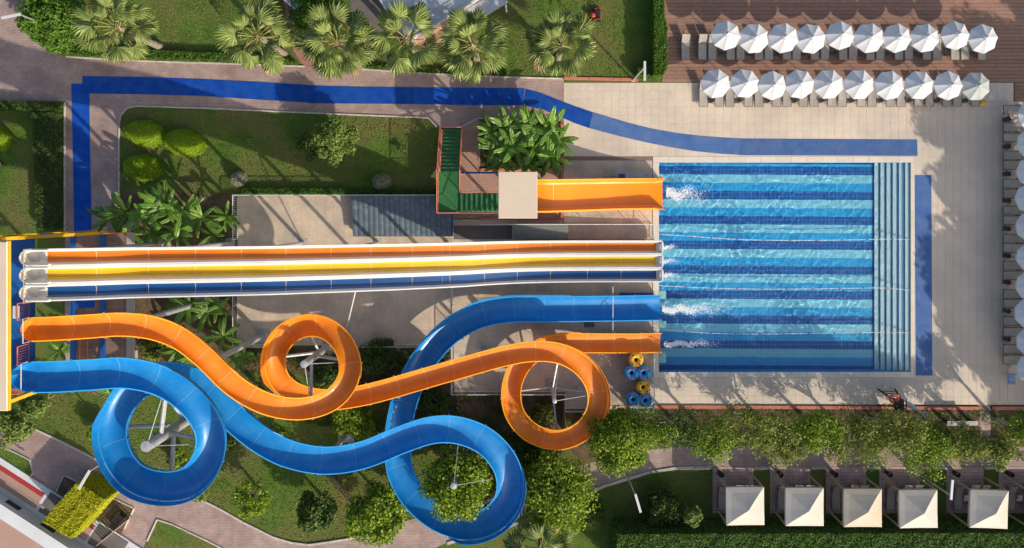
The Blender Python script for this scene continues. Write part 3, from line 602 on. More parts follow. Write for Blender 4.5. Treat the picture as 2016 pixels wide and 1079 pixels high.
# ================================================================ START TOWER (left edge)
tw = thing('slide_tower', 'tall blue and yellow start tower with beige roof at the left edge', 'tower', tuple(G(250, 580)))
x0, x1, y0, y1 = G(196, 0).x, G(262, 0).x, G(0, 698).y, G(0, 455).y
obj('roof', MB().cbox(((G(196, 0).x + P(18, 0, 13.6).x) / 2, (P(0, 475, 13.6).y + P(0, 808, 13.6).y) / 2, 13.68), (P(18, 0, 13.6).x - G(196, 0).x, P(0, 475, 13.6).y - P(0, 808, 13.6).y, 0.16), 0.05), MT['beige'], tw)
obj('roof_trim', MB().bbox((P(18, 0, 13.6).x + 0.002, P(0, 808, 13.6).y, 13.52), (P(18, 0, 13.6).x + 0.05, P(0, 475, 13.6).y, 13.70)), MT['ysteel'], tw)
obj('platform', MB().bbox((x0, y0, 9.85), (P(66, 0, 10).x, y1, 10.02)), MT['towerfloor'], tw)
for zz in (9.70, 7.0):
    for yy in (y0, y1): obj('edge_beam', MB().bbox((x0, yy - 0.09, zz - 0.12), (x1, yy + 0.09, zz + 0.12)), MT['ysteel' if zz > 9 else 'bsteel'], tw)
cols = [(x1, y1), (x1, y0), (x0 + 0.3, y1), (x0 + 0.3, y0)]
for i, (cx, cy) in enumerate(cols):
    obj('column', MB().box((cx, cy, 6.75), (0.2, 0.2, 13.5)), MT['ysteel' if i < 4 else 'bsteel'], tw)
    obj('column_foot', MB().cbox((cx, cy, 0.06), (0.7, 0.7, 0.14), 0.02), MT['concrete'], tw)
mz = 3.4
md = obj('lower_platform', MB().bbox((G(203, 0).x, y0, mz - 0.16), (G(300, 0).x, y1, mz)), MT['browntile'], tw)
for gx in (203, 258): obj('floor_beam', MB().bbox((G(gx, 0).x - 0.16, y0 - 0.1, mz + 0.003), (G(gx, 0).x + 0.16, y1 + 0.1, mz + 0.20)), MT['bsteel'], tw)
obj('kerb_beam', MB().bbox((G(300, 0).x + .002, y0, mz - 0.2), (G(312, 0).x, y1, mz + 0.06)), MT['concrete'], tw)
obj('landing_mat', MB().bbox(P(150, 606, mz + 0.003), P(186, 588, mz + 0.03)), MT['matblue'], tw)
def railing(parent, pts, h, mat, nb=0.14, r=0.022, name='railing', stuffname='baluster_row', mid=True):
    for a, b in zip(pts[:-1], pts[1:]):
        L = (b - a).length; up = Vector((0, 0, h)); n = max(1, round(L / 1.6))
        obj('top_rail', MB().tube([a + up, b + up], r * 1.4, 6), MT[mat], parent)
        if mid: obj('lower_rail', MB().tube([a + up * 0.12, b + up * 0.12], r, 5), MT[mat], parent)
        for i in range(n + 1):
            q = a.lerp(b, i / n); obj('rail_post', MB().tube([q, q + up], r * 1.3, 6), MT[mat], parent)
        if nb:
            m = MB(); k = int(L / nb)
            for i in range(1, k): q = a.lerp(b, i / k); m.tube([q + up * 0.12, q + up], r * 0.55, 4, False)
            tag(obj(stuffname, m, MT[mat], parent), kind='stuff')
zp = 10.02; xe = P(60, 0, zp).x
def yp(py): return P(0, py, zp).y
railing(tw, [Vector((x0, y1, zp)), Vector((xe, y1, zp))], 1.1, 'osteel')
railing(tw, [Vector((xe, yp(593), zp)), Vector((xe, yp(625), zp))], 1.1, 'osteel'); railing(tw, [Vector((xe, yp(676), zp)), Vector((xe, yp(712), zp))], 1.1, 'osteel')
railing(tw, [Vector((x0, y0, zp)), Vector((xe, y0, zp))], 1.1, 'osteel')
obj('white_panel', MB().bbox((xe - 0.35, yp(622), zp + .9), (xe - 0.02, yp(598), zp + 1.0)), MT['wsteel'], tw)
railing(tw, [Vector((G(230, 0).x, y0 + 0.1, mz)), Vector((G(230, 0).x, y0 + 3.6, mz))], 1.0, 'osteel')
railing(tw, [Vector((G(210, 0).x, y1, mz)), Vector((G(298, 0).x, y1, mz))], 1.0, 'osteel')
# ================================================================ SMALL TOWER WITH GREEN STAIRS AND WIDE SLIDE
sm = thing('slide_platform', 'small slide platform with beige flat roof and green dog-leg stairs', 'tower', tuple(G(960, 390)))
rz = 6.0; ra = P(981, 430, rz); rb = P(1058, 338, rz)
obj('roof', MB().cbox(((ra.x + rb.x) / 2, (ra.y + rb.y) / 2, rz - 0.1), (rb.x - ra.x, rb.y - ra.y, 0.2), 0.03), MT['beige'], sm)
obj('roof_edge', MB().bbox((ra.x + .05, ra.y + .05, rz - 0.32), (rb.x - .05, rb.y - .05, rz - 0.205)), MT['concrete'], sm)
pz = 3.5; pa = Vector((ra.x + 0.15, ra.y + 0.25, pz)); pb = Vector((rb.x - 0.05, rb.y - 0.2, pz))
obj('platform', MB().bbox((pa.x, pa.y, pz - 0.15), (pb.x, pb.y, pz)), MT['greenstair'], sm)
for cx in (pa.x + .1, pb.x - .1):
    for cy in (pa.y + .1, pb.y - .1): obj('column', MB().box((cx, cy, (rz - 0.32) / 2), (0.16, 0.16, rz - 0.32)), MT['bsteel'], sm)
lz = 1.9
la = P(863, 419, lz); lb = P(907, 337, lz)
land = obj('landing', MB().bbox((la.x, la.y, lz - 0.12), (lb.x, lb.y, lz)), MT['greenstair'], sm)
grm = MB(); m45 = Matrix.Identity(4)
cx, cy = (la.x + lb.x) / 2, (la.y + lb.y) / 2; hw_, hh_ = (lb.x - la.x) / 2 - .03, (lb.y - la.y) / 2 - .03
for k in range(-22, 23):                               # diagonal ribs of the landing mat, cut to its outline
    d = k * 0.11; seg = []
    for t_ in np.linspace(-2.6, 2.6, 80):
        x_ = t_ * 0.6; y_ = -t_ * 0.8 + d * 1.6
        if abs(x_) < hw_ and abs(y_) < hh_: seg.append((x_, y_))
    if len(seg) > 2: grm.tube([(cx + seg[0][0], cy + seg[0][1], lz + .002), (cx + seg[-1][0], cy + seg[-1][1], lz + .002)], 0.022, 4)
obj('mat_ribs', grm, MT['greenstair'], land)
n1 = 11; q0 = P(868, 255, 0.15); q1 = P(903, 255, 0.15); yt = lb.y
for k in range(n1):
    f = (k + 1) / (n1 + 1); ya = q0.y + (yt - q0.y) * k / n1; yb = q0.y + (yt - q0.y) * (k + 1) / n1; z = lz * f
    s1 = obj('stair_tread', MB().cbox(((la.x + lb.x) / 2, (ya + yb) / 2, z - 0.06), (lb.x - la.x - 0.22, abs(yb - ya) + 0.04, 0.12), 0.03), MT['greenstair'], sm)
n2 = 8
for k in range(n2):
    xa = lb.x + (pa.x - lb.x) * k / n2; xb = lb.x + (pa.x - lb.x) * (k + 1) / n2; z = lz + (pz - lz) * (k + 1) / (n2 + 1)
    obj('stair_tread', MB().cbox(((xa + xb) / 2, la.y + 0.75, z - 0.06), (abs(xb - xa) + 0.04, 1.35, 0.12), 0.03), MT['greenstair'], sm)
for x_ in (la.x + .06, lb.x - .06): obj('stringer', MB().tube([(x_, q0.y, 0.1), (x_, yt, lz)], 0.08, 4), MT['psteel'], sm)
railing(sm, [Vector((la.x, q0.y, 0.1)), Vector((la.x, yt, lz)), Vector((la.x, la.y, lz)), Vector((lb.x, la.y, lz)), Vector((pa.x, la.y, pz))], 1.0, 'psteel', nb=0.16)
railing(sm, [Vector((lb.x, q0.y, 0.1)), Vector((lb.x, yt, lz)), Vector((lb.x, la.y + 1.5, lz)), Vector((pa.x, la.y + 1.5, pz))], 1.0, 'psteel', nb=0.16)
railing(sm, [Vector((la.x, q0.y + .05, 0.9)), Vector((lb.x, q0.y + .05, 0.9))], 0.3, 'psteel', nb=0, mid=False)
for cx_, cy_ in ((la.x + .1, la.y + .1), (lb.x - .1, la.y + .1), (la.x + .1, yt - .1), (lb.x - .1, yt - .1)): obj('column', MB().box((cx_, cy_, lz / 2 - .06), (0.12, 0.12, lz - 0.13)), MT['psteel'], sm)
t = thing('blue_beam', 'blue steel beam along the brick terrace beside the green stairs', 'beam', tuple(G(940, 341)))
obj('beam', MB().bbox(P(908, 342, 1.2), P(980, 338, 1.35)), MT['bsteel'], t)
for px in (912, 945, 978): q = P(px, 340, 1.2); obj('post', MB().box((q.x, q.y, 0.6), (0.08, 0.08, 1.18)), MT['wsteel'], t)
# wide slide
ws = thing('wide_slide', 'wide bright orange family slide dropping from the small platform into the pool', 'water slide', tuple(G(1180, 382)))
wc = [(1052, 386, 4.1), (1075, 386, 4.0), (1100, 385.5, 3.65), (1140, 384.5, 2.9), (1180, 383.5, 2.2), (1220, 382.5, 1.6), (1260, 382, 1.2), (1290, 381.7, 1.02), (1309, 381.6, 0.98)]
wp = spline(wc, 0.2); wf = frames(wp); nw = len(wp); wprs = []
for i in range(nw):
    e = max(0.0, (i - (nw - 4)) / 3.0); w = 2.15 + 0.16 * e; d = 0.82
    wprs.append([(-w / 2 - .07, 0), (-w / 2 + .02, 0), (-w / 2 + .06, -0.25), (-w / 2 + .14, -d + .08), (-w / 2 + .26, -d), (w / 2 - .26, -d), (w / 2 - .14, -d + .08), (w / 2 - .06, -.25), (w / 2 - .02, 0), (w / 2 + .07, 0), (w / 2 + .07, -.06), (w / 2 - .18, -d - .05), (-w / 2 + .18, -d - .05), (-w / 2 - .07, -.06)])
cut = [0, 7, 17, 28, 39, nw - 1]
for a, b in zip(cut[:-1], cut[1:]):
    s1 = obj('slide_section', sweep(wp[a:b + 1], wf[a:b + 1], wprs[a:b + 1]), MT['orange2'], ws)
    if a == 7: obj('joint_seam', sweep([wp[a], wp[a] + (wp[a + 1] - wp[a]).normalized() * 0.03], [wf[a]] * 2, [[(u, w + 0.006) for u, w in wprs[a][2:8]]] * 2, False), MT['seam'], s1)
for s_ in (-1, 1):
    pr = [(s_ * 1.04, 0.004), (s_ * 1.16, 0.004), (s_ * 1.16, 0.03), (s_ * 1.04, 0.03)]
    obj('rim', sweep(wp[:-3], wf[:-3], [pr if s_ > 0 else pr[::-1]] * (nw - 3)), MT['orim'], ws)
for px in (1120, 1200, 1270):
    i = min(range(nw), key=lambda i: abs(wp[i].x - P(px, 0, wp[i].z).x)); q = wp[i]
    for s_ in (-1, 1): obj('leg', MB().tube([(q.x, q.y + s_ * 0.85, 0.02), (q.x, q.y + s_ * 0.8, q.z - 0.93)], 0.07, 8), MT['bsteel'], ws)
# ================================================================ MATS
def mat_strip(label, pts, mat, z=0.047, name='runner_mat'):
    o = obj(name, poly(pts, 0.012, z), MT[mat]); tag(o, label, 'mat', 'blue walkway mats', 'thing')
mat_strip('vivid blue runner mat leading down to the start tower', [(141, 165), (176, 165), (178, 300), (181, 478), (147, 478), (144, 300)], 'matblue', 0.040)
mat_strip('long vivid blue runner mat at the left end of the upper path', [(163, 150), (290, 152), (400, 156), (520, 162), (605, 167.5), (605, 202), (520, 197), (400, 189), (290, 186), (163, 184)], 'matblue', 0.046)
mat_strip('vivid blue runner mat in the middle of the long path behind the tree', [(605.4, 168), (700, 171), (815, 172), (815, 205), (700, 204), (605.4, 203)], 'matblue', 0.044)
mat_strip('vivid blue runner mat on the path above the green stairs', [(815.5, 172), (930, 173), (1033, 174), (1029, 207), (930, 207), (815.5, 205)], 'matblue', 0.046)
mat_strip('vivid blue runner mat bending from the brick path on to the pool deck', [(1035, 175), (1065, 183), (1110, 201), (1140, 212), (1167, 221), (1159, 252), (1130, 242), (1100, 229), (1070, 216), (1030, 208)], 'matblue', 0.042)
mat_strip('faded blue runner mat curving across the pool deck', [(1167.6, 221.2), (1200, 231), (1240, 243), (1285, 254), (1330, 262), (1380, 268), (1420, 271), (1458, 273), (1455, 305), (1420, 303), (1370, 298), (1320, 290), (1270, 280), (1215, 267), (1159.6, 252.2)], 'matfade', 0.046)
mat_strip('faded blue runner mat lying along the top edge of the pool', [(1458.6, 273), (1805, 275), (1806, 307), (1455.6, 305.5)], 'matfade', 0.042)
mat_strip('faded blue runner mat lying upright along the right side of the pool', [(1801, 345), (1833, 345), (1835, 739), (1803, 739)], 'matfade', 0.044)
mat_strip('short faded blue mat between the racing slide and the blue flume at the pool', [(1219, 576), (1284, 576), (1284, 584), (1219, 584)], 'matfade', 0.040)
for lab, hx, hy, hw3, hh3, mt3 in (('dark drain grate on the slab below the straight blue flume', 1160, 639, .9, .5, 'darkpave'), ('pale square hatch on the slab left of the straight blue flume', 1068, 568, .95, .6, 'concrete'), ('pale square hatch with cable ring on the slab inside the railing', 916, 706, .9, .6, 'concrete'), ('pale hatch on the slab inside the lower orange loop', 1132, 765, .55, .6, 'concrete'), ('small grey hatch on the slab by the first orange loop', 640, 652, .6, .5, 'concrete')):
    t = thing('floor_hatch', lab, 'hatch', tuple(G(hx, hy, .025)), 'slab hatches'); q = G(hx, hy, .03); obj('frame', MB().cbox((q.x, q.y, .027), (hw3, hh3, .03), .006), MT['steel'], t); obj('cover', MB().cbox((q.x, q.y, .037), (hw3 - .1, hh3 - .1, .03), .006), MT[mt3], t)
# ================================================================ RAILINGS
def fence(label, pts, h=1.0, mat='wsteel', nb=0.13, z=0.025):
    q = [G(x, y, z) for x, y in pts]; t = thing('railing', label, 'railing', tuple(q[0]), 'white slab railings'); railing(t, q, h, mat, nb); return t
fence('white railing round the left and upper sides of the slide slab', [(860, 384.5), (469, 384.5), (469, 470)])
fence('white railing at the lower left corner of the slide slab', [(469, 560), (469, 678), (545, 678)])
fence('white railing along the lower edge of the slide slab', [(640, 678), (845, 678)])
fence('white stepped railing round the lower slab under the orange loop', [(891, 640), (891, 770), (1112, 770), (1112, 803), (1283, 803), (1283, 700)])
fence('short white railing between the racing slide and the blue flume near the pool', [(1203, 562), (1203, 650)], nb=0)
fence('short white railing across the slab left of the blue bend', [(892, 560), (892, 640)], nb=0)
fence('long white railing beside the racing slide under the wide orange slide', [(948, 441), (1282, 441), (1282, 470)], nb=0.3)
# ================================================================ LANE ROPES, FOAM, RINGS
ri = 0
for lab, pts in (('upper white float rope sagging across the pool', [(1297, 461), (1350, 464), (1400, 468), (1460, 471.5), (1530, 473), (1600, 473), (1680, 472), (1740, 471), (1792, 471)]), ('middle white float rope stretched across the pool', [(1297, 562), (1350, 565), (1420, 567.5), (1500, 569), (1600, 568.5), (1700, 567), (1740, 567), (1792, 571)]), ('lower white float rope stretched across the pool', [(1297, 648), (1340, 652), (1400, 656), (1480, 657.5), (1560, 657), (1650, 655.5), (1720, 654.5), (1792, 655)])):
    t = thing('float_rope', lab, 'rope', tuple(G(1545, pts[4][1])), 'pool lane ropes'); q = [G(x, y, -0.012) for x, y in pts]
    q = cat1(q, 0.3); obj('line', MB().tube(q, 0.022, 5), MT['wsteel'], t)
    m = MB(); m2 = MB()
    for i, p in enumerate(q):
        if i % 2 == 0 and 1 < i < len(q) - 2:
            tg = (q[i + 1] - q[i]).normalized(); (m2 if (i // 2) % 3 == 0 else m).tube([p - tg * .07, p, p + tg * .07], [0.03, 0.055, 0.03], 6)
    tag(obj('float_row', m, MT['wsteel'], t), kind='stuff'); tag(obj('red_float_row', m2, MT['redband'], t), kind='stuff')
def foam(label, px, py, L, wd, n, seed):
    L *= 1.6; n = int(n * 1.6)
    rng = np.random.RandomState(seed); c = P(px, py, 0); v = []; f = []
    for i in range(n):
        a = rng.beta(1.0, 2.1) * L; spread = wd * (0.32 + 0.30 * a / L); b = np.clip(rng.normal(0, 0.42), -1.2, 1.2) * spread; b += 0.12 * wd * math.sin(a * 4 + seed)
        s_ = rng.uniform(0.008, 0.045) * (1.3 - 0.85 * a / L); z = -0.03 + 0.16 * math.exp(-a * 1.6) * rng.uniform(0, 1) + rng.uniform(0, 0.02)
        th = rng.uniform(0, 6.28); k = rng.randint(5, 8); base = len(v); st = rng.uniform(1, 2.6)
        for j in range(k):
            an = th + 2 * math.pi * j / k; rr_ = s_ * rng.uniform(0.6, 1.2)
            ex = math.cos(an) * rr_; ey = math.sin(an) * rr_ * st
            v.append((c.x + a + ex, c.y + b + ey * math.cos(th) * .6, z + rng.uniform(-.01, .012)))
        v.append((c.x + a, c.y + b, z + s_ * 0.5)); f += [(base + j, base + (j + 1) % k, base + k) for j in range(k)]
    m = MB(); m.add(v, f); tag(obj('splash_foam', m, MT['foam']), label, 'foam', None, 'stuff')
foam('white splash below the wide orange slide', 1311, 382, 2.2, 1.3, 1500, 1); foam('white splash streaming from the blue flume end', 1303, 609, 3.6, 0.85, 2200, 2); foam('white splash streaming from the orange flume end', 1307, 677, 2.9, 0.6, 1300, 3)
foam('small splash at the end of the orange racing lane', 1304, 486, 0.8, 0.45, 220, 4); foam('small splash at the end of the yellow racing lane', 1304, 514, 0.9, 0.45, 240, 5); foam('small splash at the end of the blue racing lane', 1304, 542, 0.9, 0.45, 260, 6)
for lab, y0_, y1_ in (('pale green pad on the pool edge beside the racing lanes', 572, 588), ('pale green pad on the pool edge below the blue flume', 632, 645), ('pale green pad on the pool edge below the orange flume', 694, 714)):
    o = obj('edge_pad', MB().cbox(((G(1297, 0).x + G(1311, 0).x) / 2, (G(0, y0_).y + G(0, y1_).y) / 2, 0.03), (14 / S, (y1_ - y0_) / S, 0.05), 0.015), MT['padgreen']); tag(o, lab, 'pad', 'pool edge pads', 'thing')
def ring(label, px, py, z, mat, double, tilt=(0, 0), stack=0, sc=1.0):
    t = thing('swim_ring', label, 'swim ring', tuple(P(px, py, z)), 'inflatable rings by the pool')
    rm = Matrix.Rotation(tilt[0], 3, 'X') @ Matrix.Rotation(tilt[1], 3, 'Y'); c = P(px, py, z)
    obj('tube', MB().torus(c, 0.34 * sc, 0.22 * sc, 28, 12, rm), MT[mat], t, True)
    for a in (0.5, 2.2, 3.9, 5.4):
        p = c + rm @ Vector((math.cos(a) * 0.40 * sc, math.sin(a) * 0.40 * sc, 0.21 * sc)); obj('handle', MB().box((0, 0, 0), (0.16, 0.07, 0.06), 0, Matrix.Translation(p) @ rm.to_4x4() @ Matrix.Rotation(a + 1.57, 4, 'Z')), MT['black'], t)
    if mat == 'tubeblue':
        for a0 in (0.9, 3.6):
            m = MB(); pts = [c + rm @ Vector((math.cos(a0 + k * .16) * 0.36 * sc, math.sin(a0 + k * .16) * 0.36 * sc, 0.205 * sc)) for k in range(9)]; m.tube(pts, 0.055 * sc, 6); obj('pink_stripe', m, MT['tubepink'], t, True)
for k in range(3):
    zb = 0.26 + k * 0.42
    ring(['bottom', 'middle', 'topmost'][k] + ' yellow swim ring of the stack touching the orange flume end', 1252, 708, zb, 'tubeyellow', False)
    ring(['bottom', 'middle', 'topmost'][k] + ' blue swim ring of the upper left blue stack', 1243, 734, zb, 'tubeblue', True); ring(['bottom', 'middle', 'topmost'][k] + ' blue swim ring of the upper right blue stack', 1267, 734, zb, 'tubeblue', True)
    ring(['bottom', 'middle', 'topmost'][k] + ' yellow swim ring of the lower stack between blue ones', 1266, 762, zb, 'tubeyellow', False, sc=0.93)
    ring(['bottom', 'middle', 'topmost'][k] + ' blue swim ring of the lower left blue stack', 1246, 786, zb, 'tubeblue', True); ring(['bottom', 'middle', 'topmost'][k] + ' blue swim ring of the lower right blue stack', 1270, 788, zb, 'tubeblue', True)
# ================================================================ UMBRELLAS AND LOUNGERS
def make_umbrella(mat='canvas', rad=1.09, zr=2.15, za=2.62):
    t = thing('parasol', '', 'parasol')
    obj('pole', MB().tube([(0, 0, 0.05), (0, 0, za + 0.02)], 0.028, 8), MT['wsteel'], t)
    obj('base', MB().cbox((0, 0, 0.06), (0.5, 0.5, 0.10), 0.02), MT['concrete'], t)
    def pt(a, r, sag=0.0): return Vector((math.cos(a) * r, math.sin(a) * r, za - (za - zr) * (r / rad) ** 1.12 - sag))
    for k in range(8):
        a0, a1 = 2 * math.pi * k / 8, 2 * math.pi * (k + 1) / 8; am = (a0 + a1) / 2; m = MB(); vs = []
        for j, r in enumerate((0.10, 0.4, 0.75, rad)):
            e = r / rad; vs += [pt(a0, r), pt((a0 + am) / 2, r * (1 - 0.060 * e), 0.055 * e), pt(am, r * (1 - 0.085 * e), 0.075 * e), pt((a1 + am) / 2, r * (1 - 0.060 * e), 0.055 * e), pt(a1, r)]
        vs += [v - Vector((0, 0, 0.11)) for v in vs[15:20]]
        m.add(vs, [(i * 5 + j, i * 5 + j + 1, i * 5 + 6 + j, i * 5 + 5 + j) for i in range(4) for j in range(4)]); obj('panel', m, MT[mat], t)
    m = MB(); m.add([(0, 0, za + 0.10)] + [(math.cos(2 * math.pi * k / 8) * 0.20, math.sin(2 * math.pi * k / 8) * 0.20, za - 0.015) for k in range(8)], [(0, 1 + k, 1 + (k + 1) % 8) for k in range(8)])
    obj('vent_cap', m, MT[mat], t); obj('finial', MB().lathe((0, 0, za + 0.07), [(0.03, 0), (0.075, 0.05), (0.06, 0.10), (0.01, 0.13)], 8), MT['wsteel'], t)
    tag(obj('eyelet_ring', (lambda q: ([q.torus((math.cos(k * .785 + .39) * .24, math.sin(k * .785 + .39) * .24, za - 0.03), .035, .016, 8, 5) for k in range(8)], q)[1])(MB()), MT['wsteel'], t), kind='stuff')
    return t
UM = make_umbrella(); UMG = None
def put(proto, used, px, py, z, label, rot, group):
    o = proto if not used else copy_tree(proto); q = P(px, py, z); o.location = (q.x, q.y, 0.03); o.rotation_euler = (random.uniform(-.03, .03), random.uniform(-.03, .03), rot); k_ = random.uniform(.965, 1.025); o.scale = (k_, k_, random.uniform(.97, 1.03)); o['label'] = label; o['group'] = group; return o
row1 = [(1430.5, 70), (1486, 73), (1543, 72.5), (1599.5, 76), (1656.5, 70), (1713.6, 75), (1767, 72), (1823.5, 75), (1880.5, 71), (1939.5, 75)]
row2 = [(1410, 165), (1466.5, 164), (1521, 167), (1577, 166), (1634, 165), (1691.5, 166), (1752.5, 167.5), (1811, 167.5), (1867.5, 167.5), (1925, 169)]
rowR = [228, 282, 337, 392, 447, 506, 561, 618, 674, 728]
n_ = 0
for i, (x, y) in enumerate(row1): put(UM, n_, x, y, 2.3, f'{ORD[i]} white parasol from the left in the upper row on the timber deck', random.uniform(0, .78), 'parasols of the upper deck row'); n_ += 1
for i, (x, y) in enumerate(row2[:-1]): put(UM, n_, x, y, 2.3, f'{ORD[i]} white parasol from the left in the row along the tiled deck edge', random.uniform(0, .78), 'parasols of the tiled deck row'); n_ += 1
UMG = make_umbrella('canvasgrey'); put(UMG, 0, row2[-1][0], row2[-1][1], 2.3, 'greyish parasol at the right end of the tiled deck row', 0.4, 'parasols of the tiled deck row')  # one parasol in a greyer canvas than the rest
for i, y in enumerate(rowR): put(UM, n_, 2032, y, 2.3, f'{ORD[i]} parasol from the top in the column cut by the right edge', random.uniform(0, .78), 'parasols of the right-hand column'); n_ += 1
def make_lounger(L=1.95, W_=0.64, back=0.45):
    """foot end at local -y, head at +y; origin at the centre of the footprint"""
    t = thing('sun_lounger', '', 'sun lounger'); hz = 0.33; yb = L / 2 - 0.72
    fr_ = MB()
    for s_ in (-1, 1): fr_.bbox((s_ * W_ / 2 - 0.025, -L / 2, hz - 0.05), (s_ * W_ / 2 + 0.025, L / 2 - 0.1, hz))
    fr_.bbox((-W_ / 2 + .026, -L / 2, hz - 0.045), (W_ / 2 - .026, -L / 2 + 0.05, hz - .005)); obj('frame', fr_, MT['slingframe'], t)
    for s_ in (-1, 1):
        for yy in (-L / 2 + 0.25, L / 2 - 0.45): obj('leg', MB().tube([(s_ * (W_ / 2), yy, 0), (s_ * W_ / 2, yy, hz - 0.05)], 0.022, 6), MT['slingframe'], t)
    m = MB(); n = 8; vs = []
    for i in range(n + 1):
        y = -L / 2 + 0.03 + (yb + L / 2 - 0.03) * i / n; sag = -0.018 * math.sin(math.pi * i / n)
        vs += [(-W_ / 2 + .03, y, hz + .006), (0, y, hz + .006 + sag), (W_ / 2 - .03, y, hz + .006)]
    m.add(vs, [(i * 3 + j, i * 3 + j + 1, i * 3 + 4 + j, i * 3 + 3 + j) for i in range(n) for j in range(2)]); obj('seat_sling', m, MT['sling'], t)
    c, s = math.cos(back), math.sin(back)
    m = MB(); vs = []
    for i in range(6):
        d = 0.02 + 0.70 * i / 5
        for u in (-W_ / 2 + .03, 0, W_ / 2 - .03): vs.append((u, yb + d * c, hz + .012 + d * s - (0.015 if u == 0 else 0)))
    m.add(vs, [(i * 3 + j, i * 3 + j + 1, i * 3 + 4 + j, i * 3 + 3 + j) for i in range(5) for j in range(2)]); obj('backrest_sling', m, MT['sling'], t)
    bf = MB(); bf.tube([(-W_ / 2, yb, hz), (-W_ / 2, yb + 0.74 * c, hz + 0.74 * s), (W_ / 2, yb + 0.74 * c, hz + 0.74 * s), (W_ / 2, yb, hz)], 0.02, 6); obj('backrest_frame', bf, MT['slingframe'], t)
    for s_ in (-1, 1): obj('armrest', MB().tube([(s_ * (W_ / 2 + .03), -0.05, hz), (s_ * (W_ / 2 + .05), -0.05, hz + .17), (s_ * (W_ / 2 + .05), 0.40, hz + .18)], 0.018, 5), MT['slingframe'], t)
    return t
LG = make_lounger(); lg_n = 0
def lounger(px, py, rot, label, group):
    global lg_n
    o = LG if lg_n == 0 else copy_tree(LG); lg_n += 1
    o.location = G(px, py, 0.032); o.rotation_euler = (0, 0, rot + random.uniform(-0.015, 0.015)); o['label'] = label; o['group'] = group
xs1 = [1347.5] + [v for x0_ in (1372, 1427, 1482.5, 1537, 1592, 1647, 1700.5, 1756, 1811, 1866) for v in (x0_ + 8.5, x0_ + 28)] + [1927.5]
for i, x in enumerate(xs1): lounger(x, 95, 0, f'{ORD[i]} grey sun lounger from the left in the upper row on the timber deck', 'loungers of the upper deck row')
xs2 = [1382.5] + [v for x0_ in (1404, 1461, 1516, 1568.5, 1624, 1682, 1739, 1794, 1849) for v in (x0_ + 9.5, x0_ + 30)] + [1914]
for i, x in enumerate(xs2): lounger(x, 186, 0, f'{ORD[i]} grey sun lounger from the left in the row along the tiled deck', 'loungers of the tiled deck row')
ysR = [217.5, 251.5, 271.5, 306.5, 325.5, 362, 381.5, 414.5, 433.5, 469.5, 488, 522, 541.5, 578, 596.5, 631, 652, 685.5, 706]
for i, y in enumerate(ysR): lounger(1994, y, -math.pi / 2, f'{ORD[i]} grey sun lounger from the top in the right-hand column', 'loungers of the right-hand column')
def make_ashtable():
    t = thing('side_table', '', 'side table')
    obj('table_top', MB().lathe((0, 0, 0.42), [(0.17, 0), (0.19, 0.015), (0.19, 0.035), (0.10, 0.04), (0.09, 0.01)], 14), MT['dark'], t)
    obj('stem', MB().tube([(0, 0, 0.03), (0, 0, 0.42)], 0.03, 6), MT['dark'], t); obj('foot', MB().cbox((0, 0, 0.02), (0.34, 0.34, 0.04), 0.01), MT['slingframe'], t); return t
ST = make_ashtable(); st_n = 0
def side_table(px, py, label, group):
    global st_n
    o = ST if st_n == 0 else copy_tree(ST); st_n += 1; o.location = G(px, py, 0.032); o['label'] = label; o['group'] = group
for i, x in enumerate((1418, 1473, 1527, 1582, 1637, 1692, 1745, 1800, 1856, 1908)): side_table(x, 106, f'{ORD[i]} small round dark side table from the left in the upper lounger row', 'side tables of the upper row')
for i, x in enumerate((1398, 1451, 1507, 1560, 1612, 1671, 1728, 1783, 1839, 1894)): side_table(x, 199, f'{ORD[i]} small round dark side table from the left in the tiled deck row', 'side tables of the tiled deck row')
for i, y in enumerate((236, 289, 343, 395, 450, 503, 555, 611, 666)): side_table(1977, y, f'{ORD[i]} small round dark side table from the top in the right-hand column', 'side tables of the right-hand column')
o = obj('yellow_bag', MB().cbox(G(1932, 203, 0.16), (0.5, 0.34, 0.26), 0.09), MT['yellow']); tag(o, 'small yellow bag under the greyish parasol at the deck corner', 'bag', None, 'thing')
o = obj('towel', MB().cbox(G(1984, 744, 0.42), (0.55, 0.8, 0.10), 0.04), MT['pillow']); tag(o, 'folded blue and white towel at the foot of the right-hand column', 'towel', None, 'thing')
# ================================================================ GAZEBOS
def make_gazebo(mat='gazebo', w=2.74, z=2.5, pk=0.74):
    t = thing('gazebo', '', 'gazebo'); h = w / 2; ps = [(-h, -h), (h, -h), (h, h), (-h, h)]
    for k in range(4):
        a, b = ps[k], ps[(k + 1) % 4]; m = MB(); vs = []
        for j in range(5):
            e = j / 4.0; zz = z + pk * (1 - e) ** 1.15
            vs += [(a[0] * e, a[1] * e, zz), ((a[0] + b[0]) / 2 * e, (a[1] + b[1]) / 2 * e, zz - 0.03 * e), (b[0] * e, b[1] * e, zz)]
        vs += [(x, y, zz - 0.22) for x, y, zz in vs[12:15]]
        m.add(vs, [(i * 3 + j, i * 3 + j + 1, i * 3 + 4 + j, i * 3 + 3 + j) for i in range(5) for j in range(2)]); obj('canopy_panel', m, MT[mat], t)
    for x, y in ps: obj('post', MB().box((x * 0.965, y * 0.965, (z - 0.05) / 2), (0.11, 0.11, z - 0.05)), MT['timbergrey'], t)
    for k in range(4):
        a, b = Vector((*ps[k], z - 0.14)) * 1, Vector((*ps[(k + 1) % 4], z - 0.14)); a.xy *= 0.94; b.xy *= 0.94; obj('beam', MB().tube([a, b], 0.05, 4), MT['timbergrey'], t)
    return t
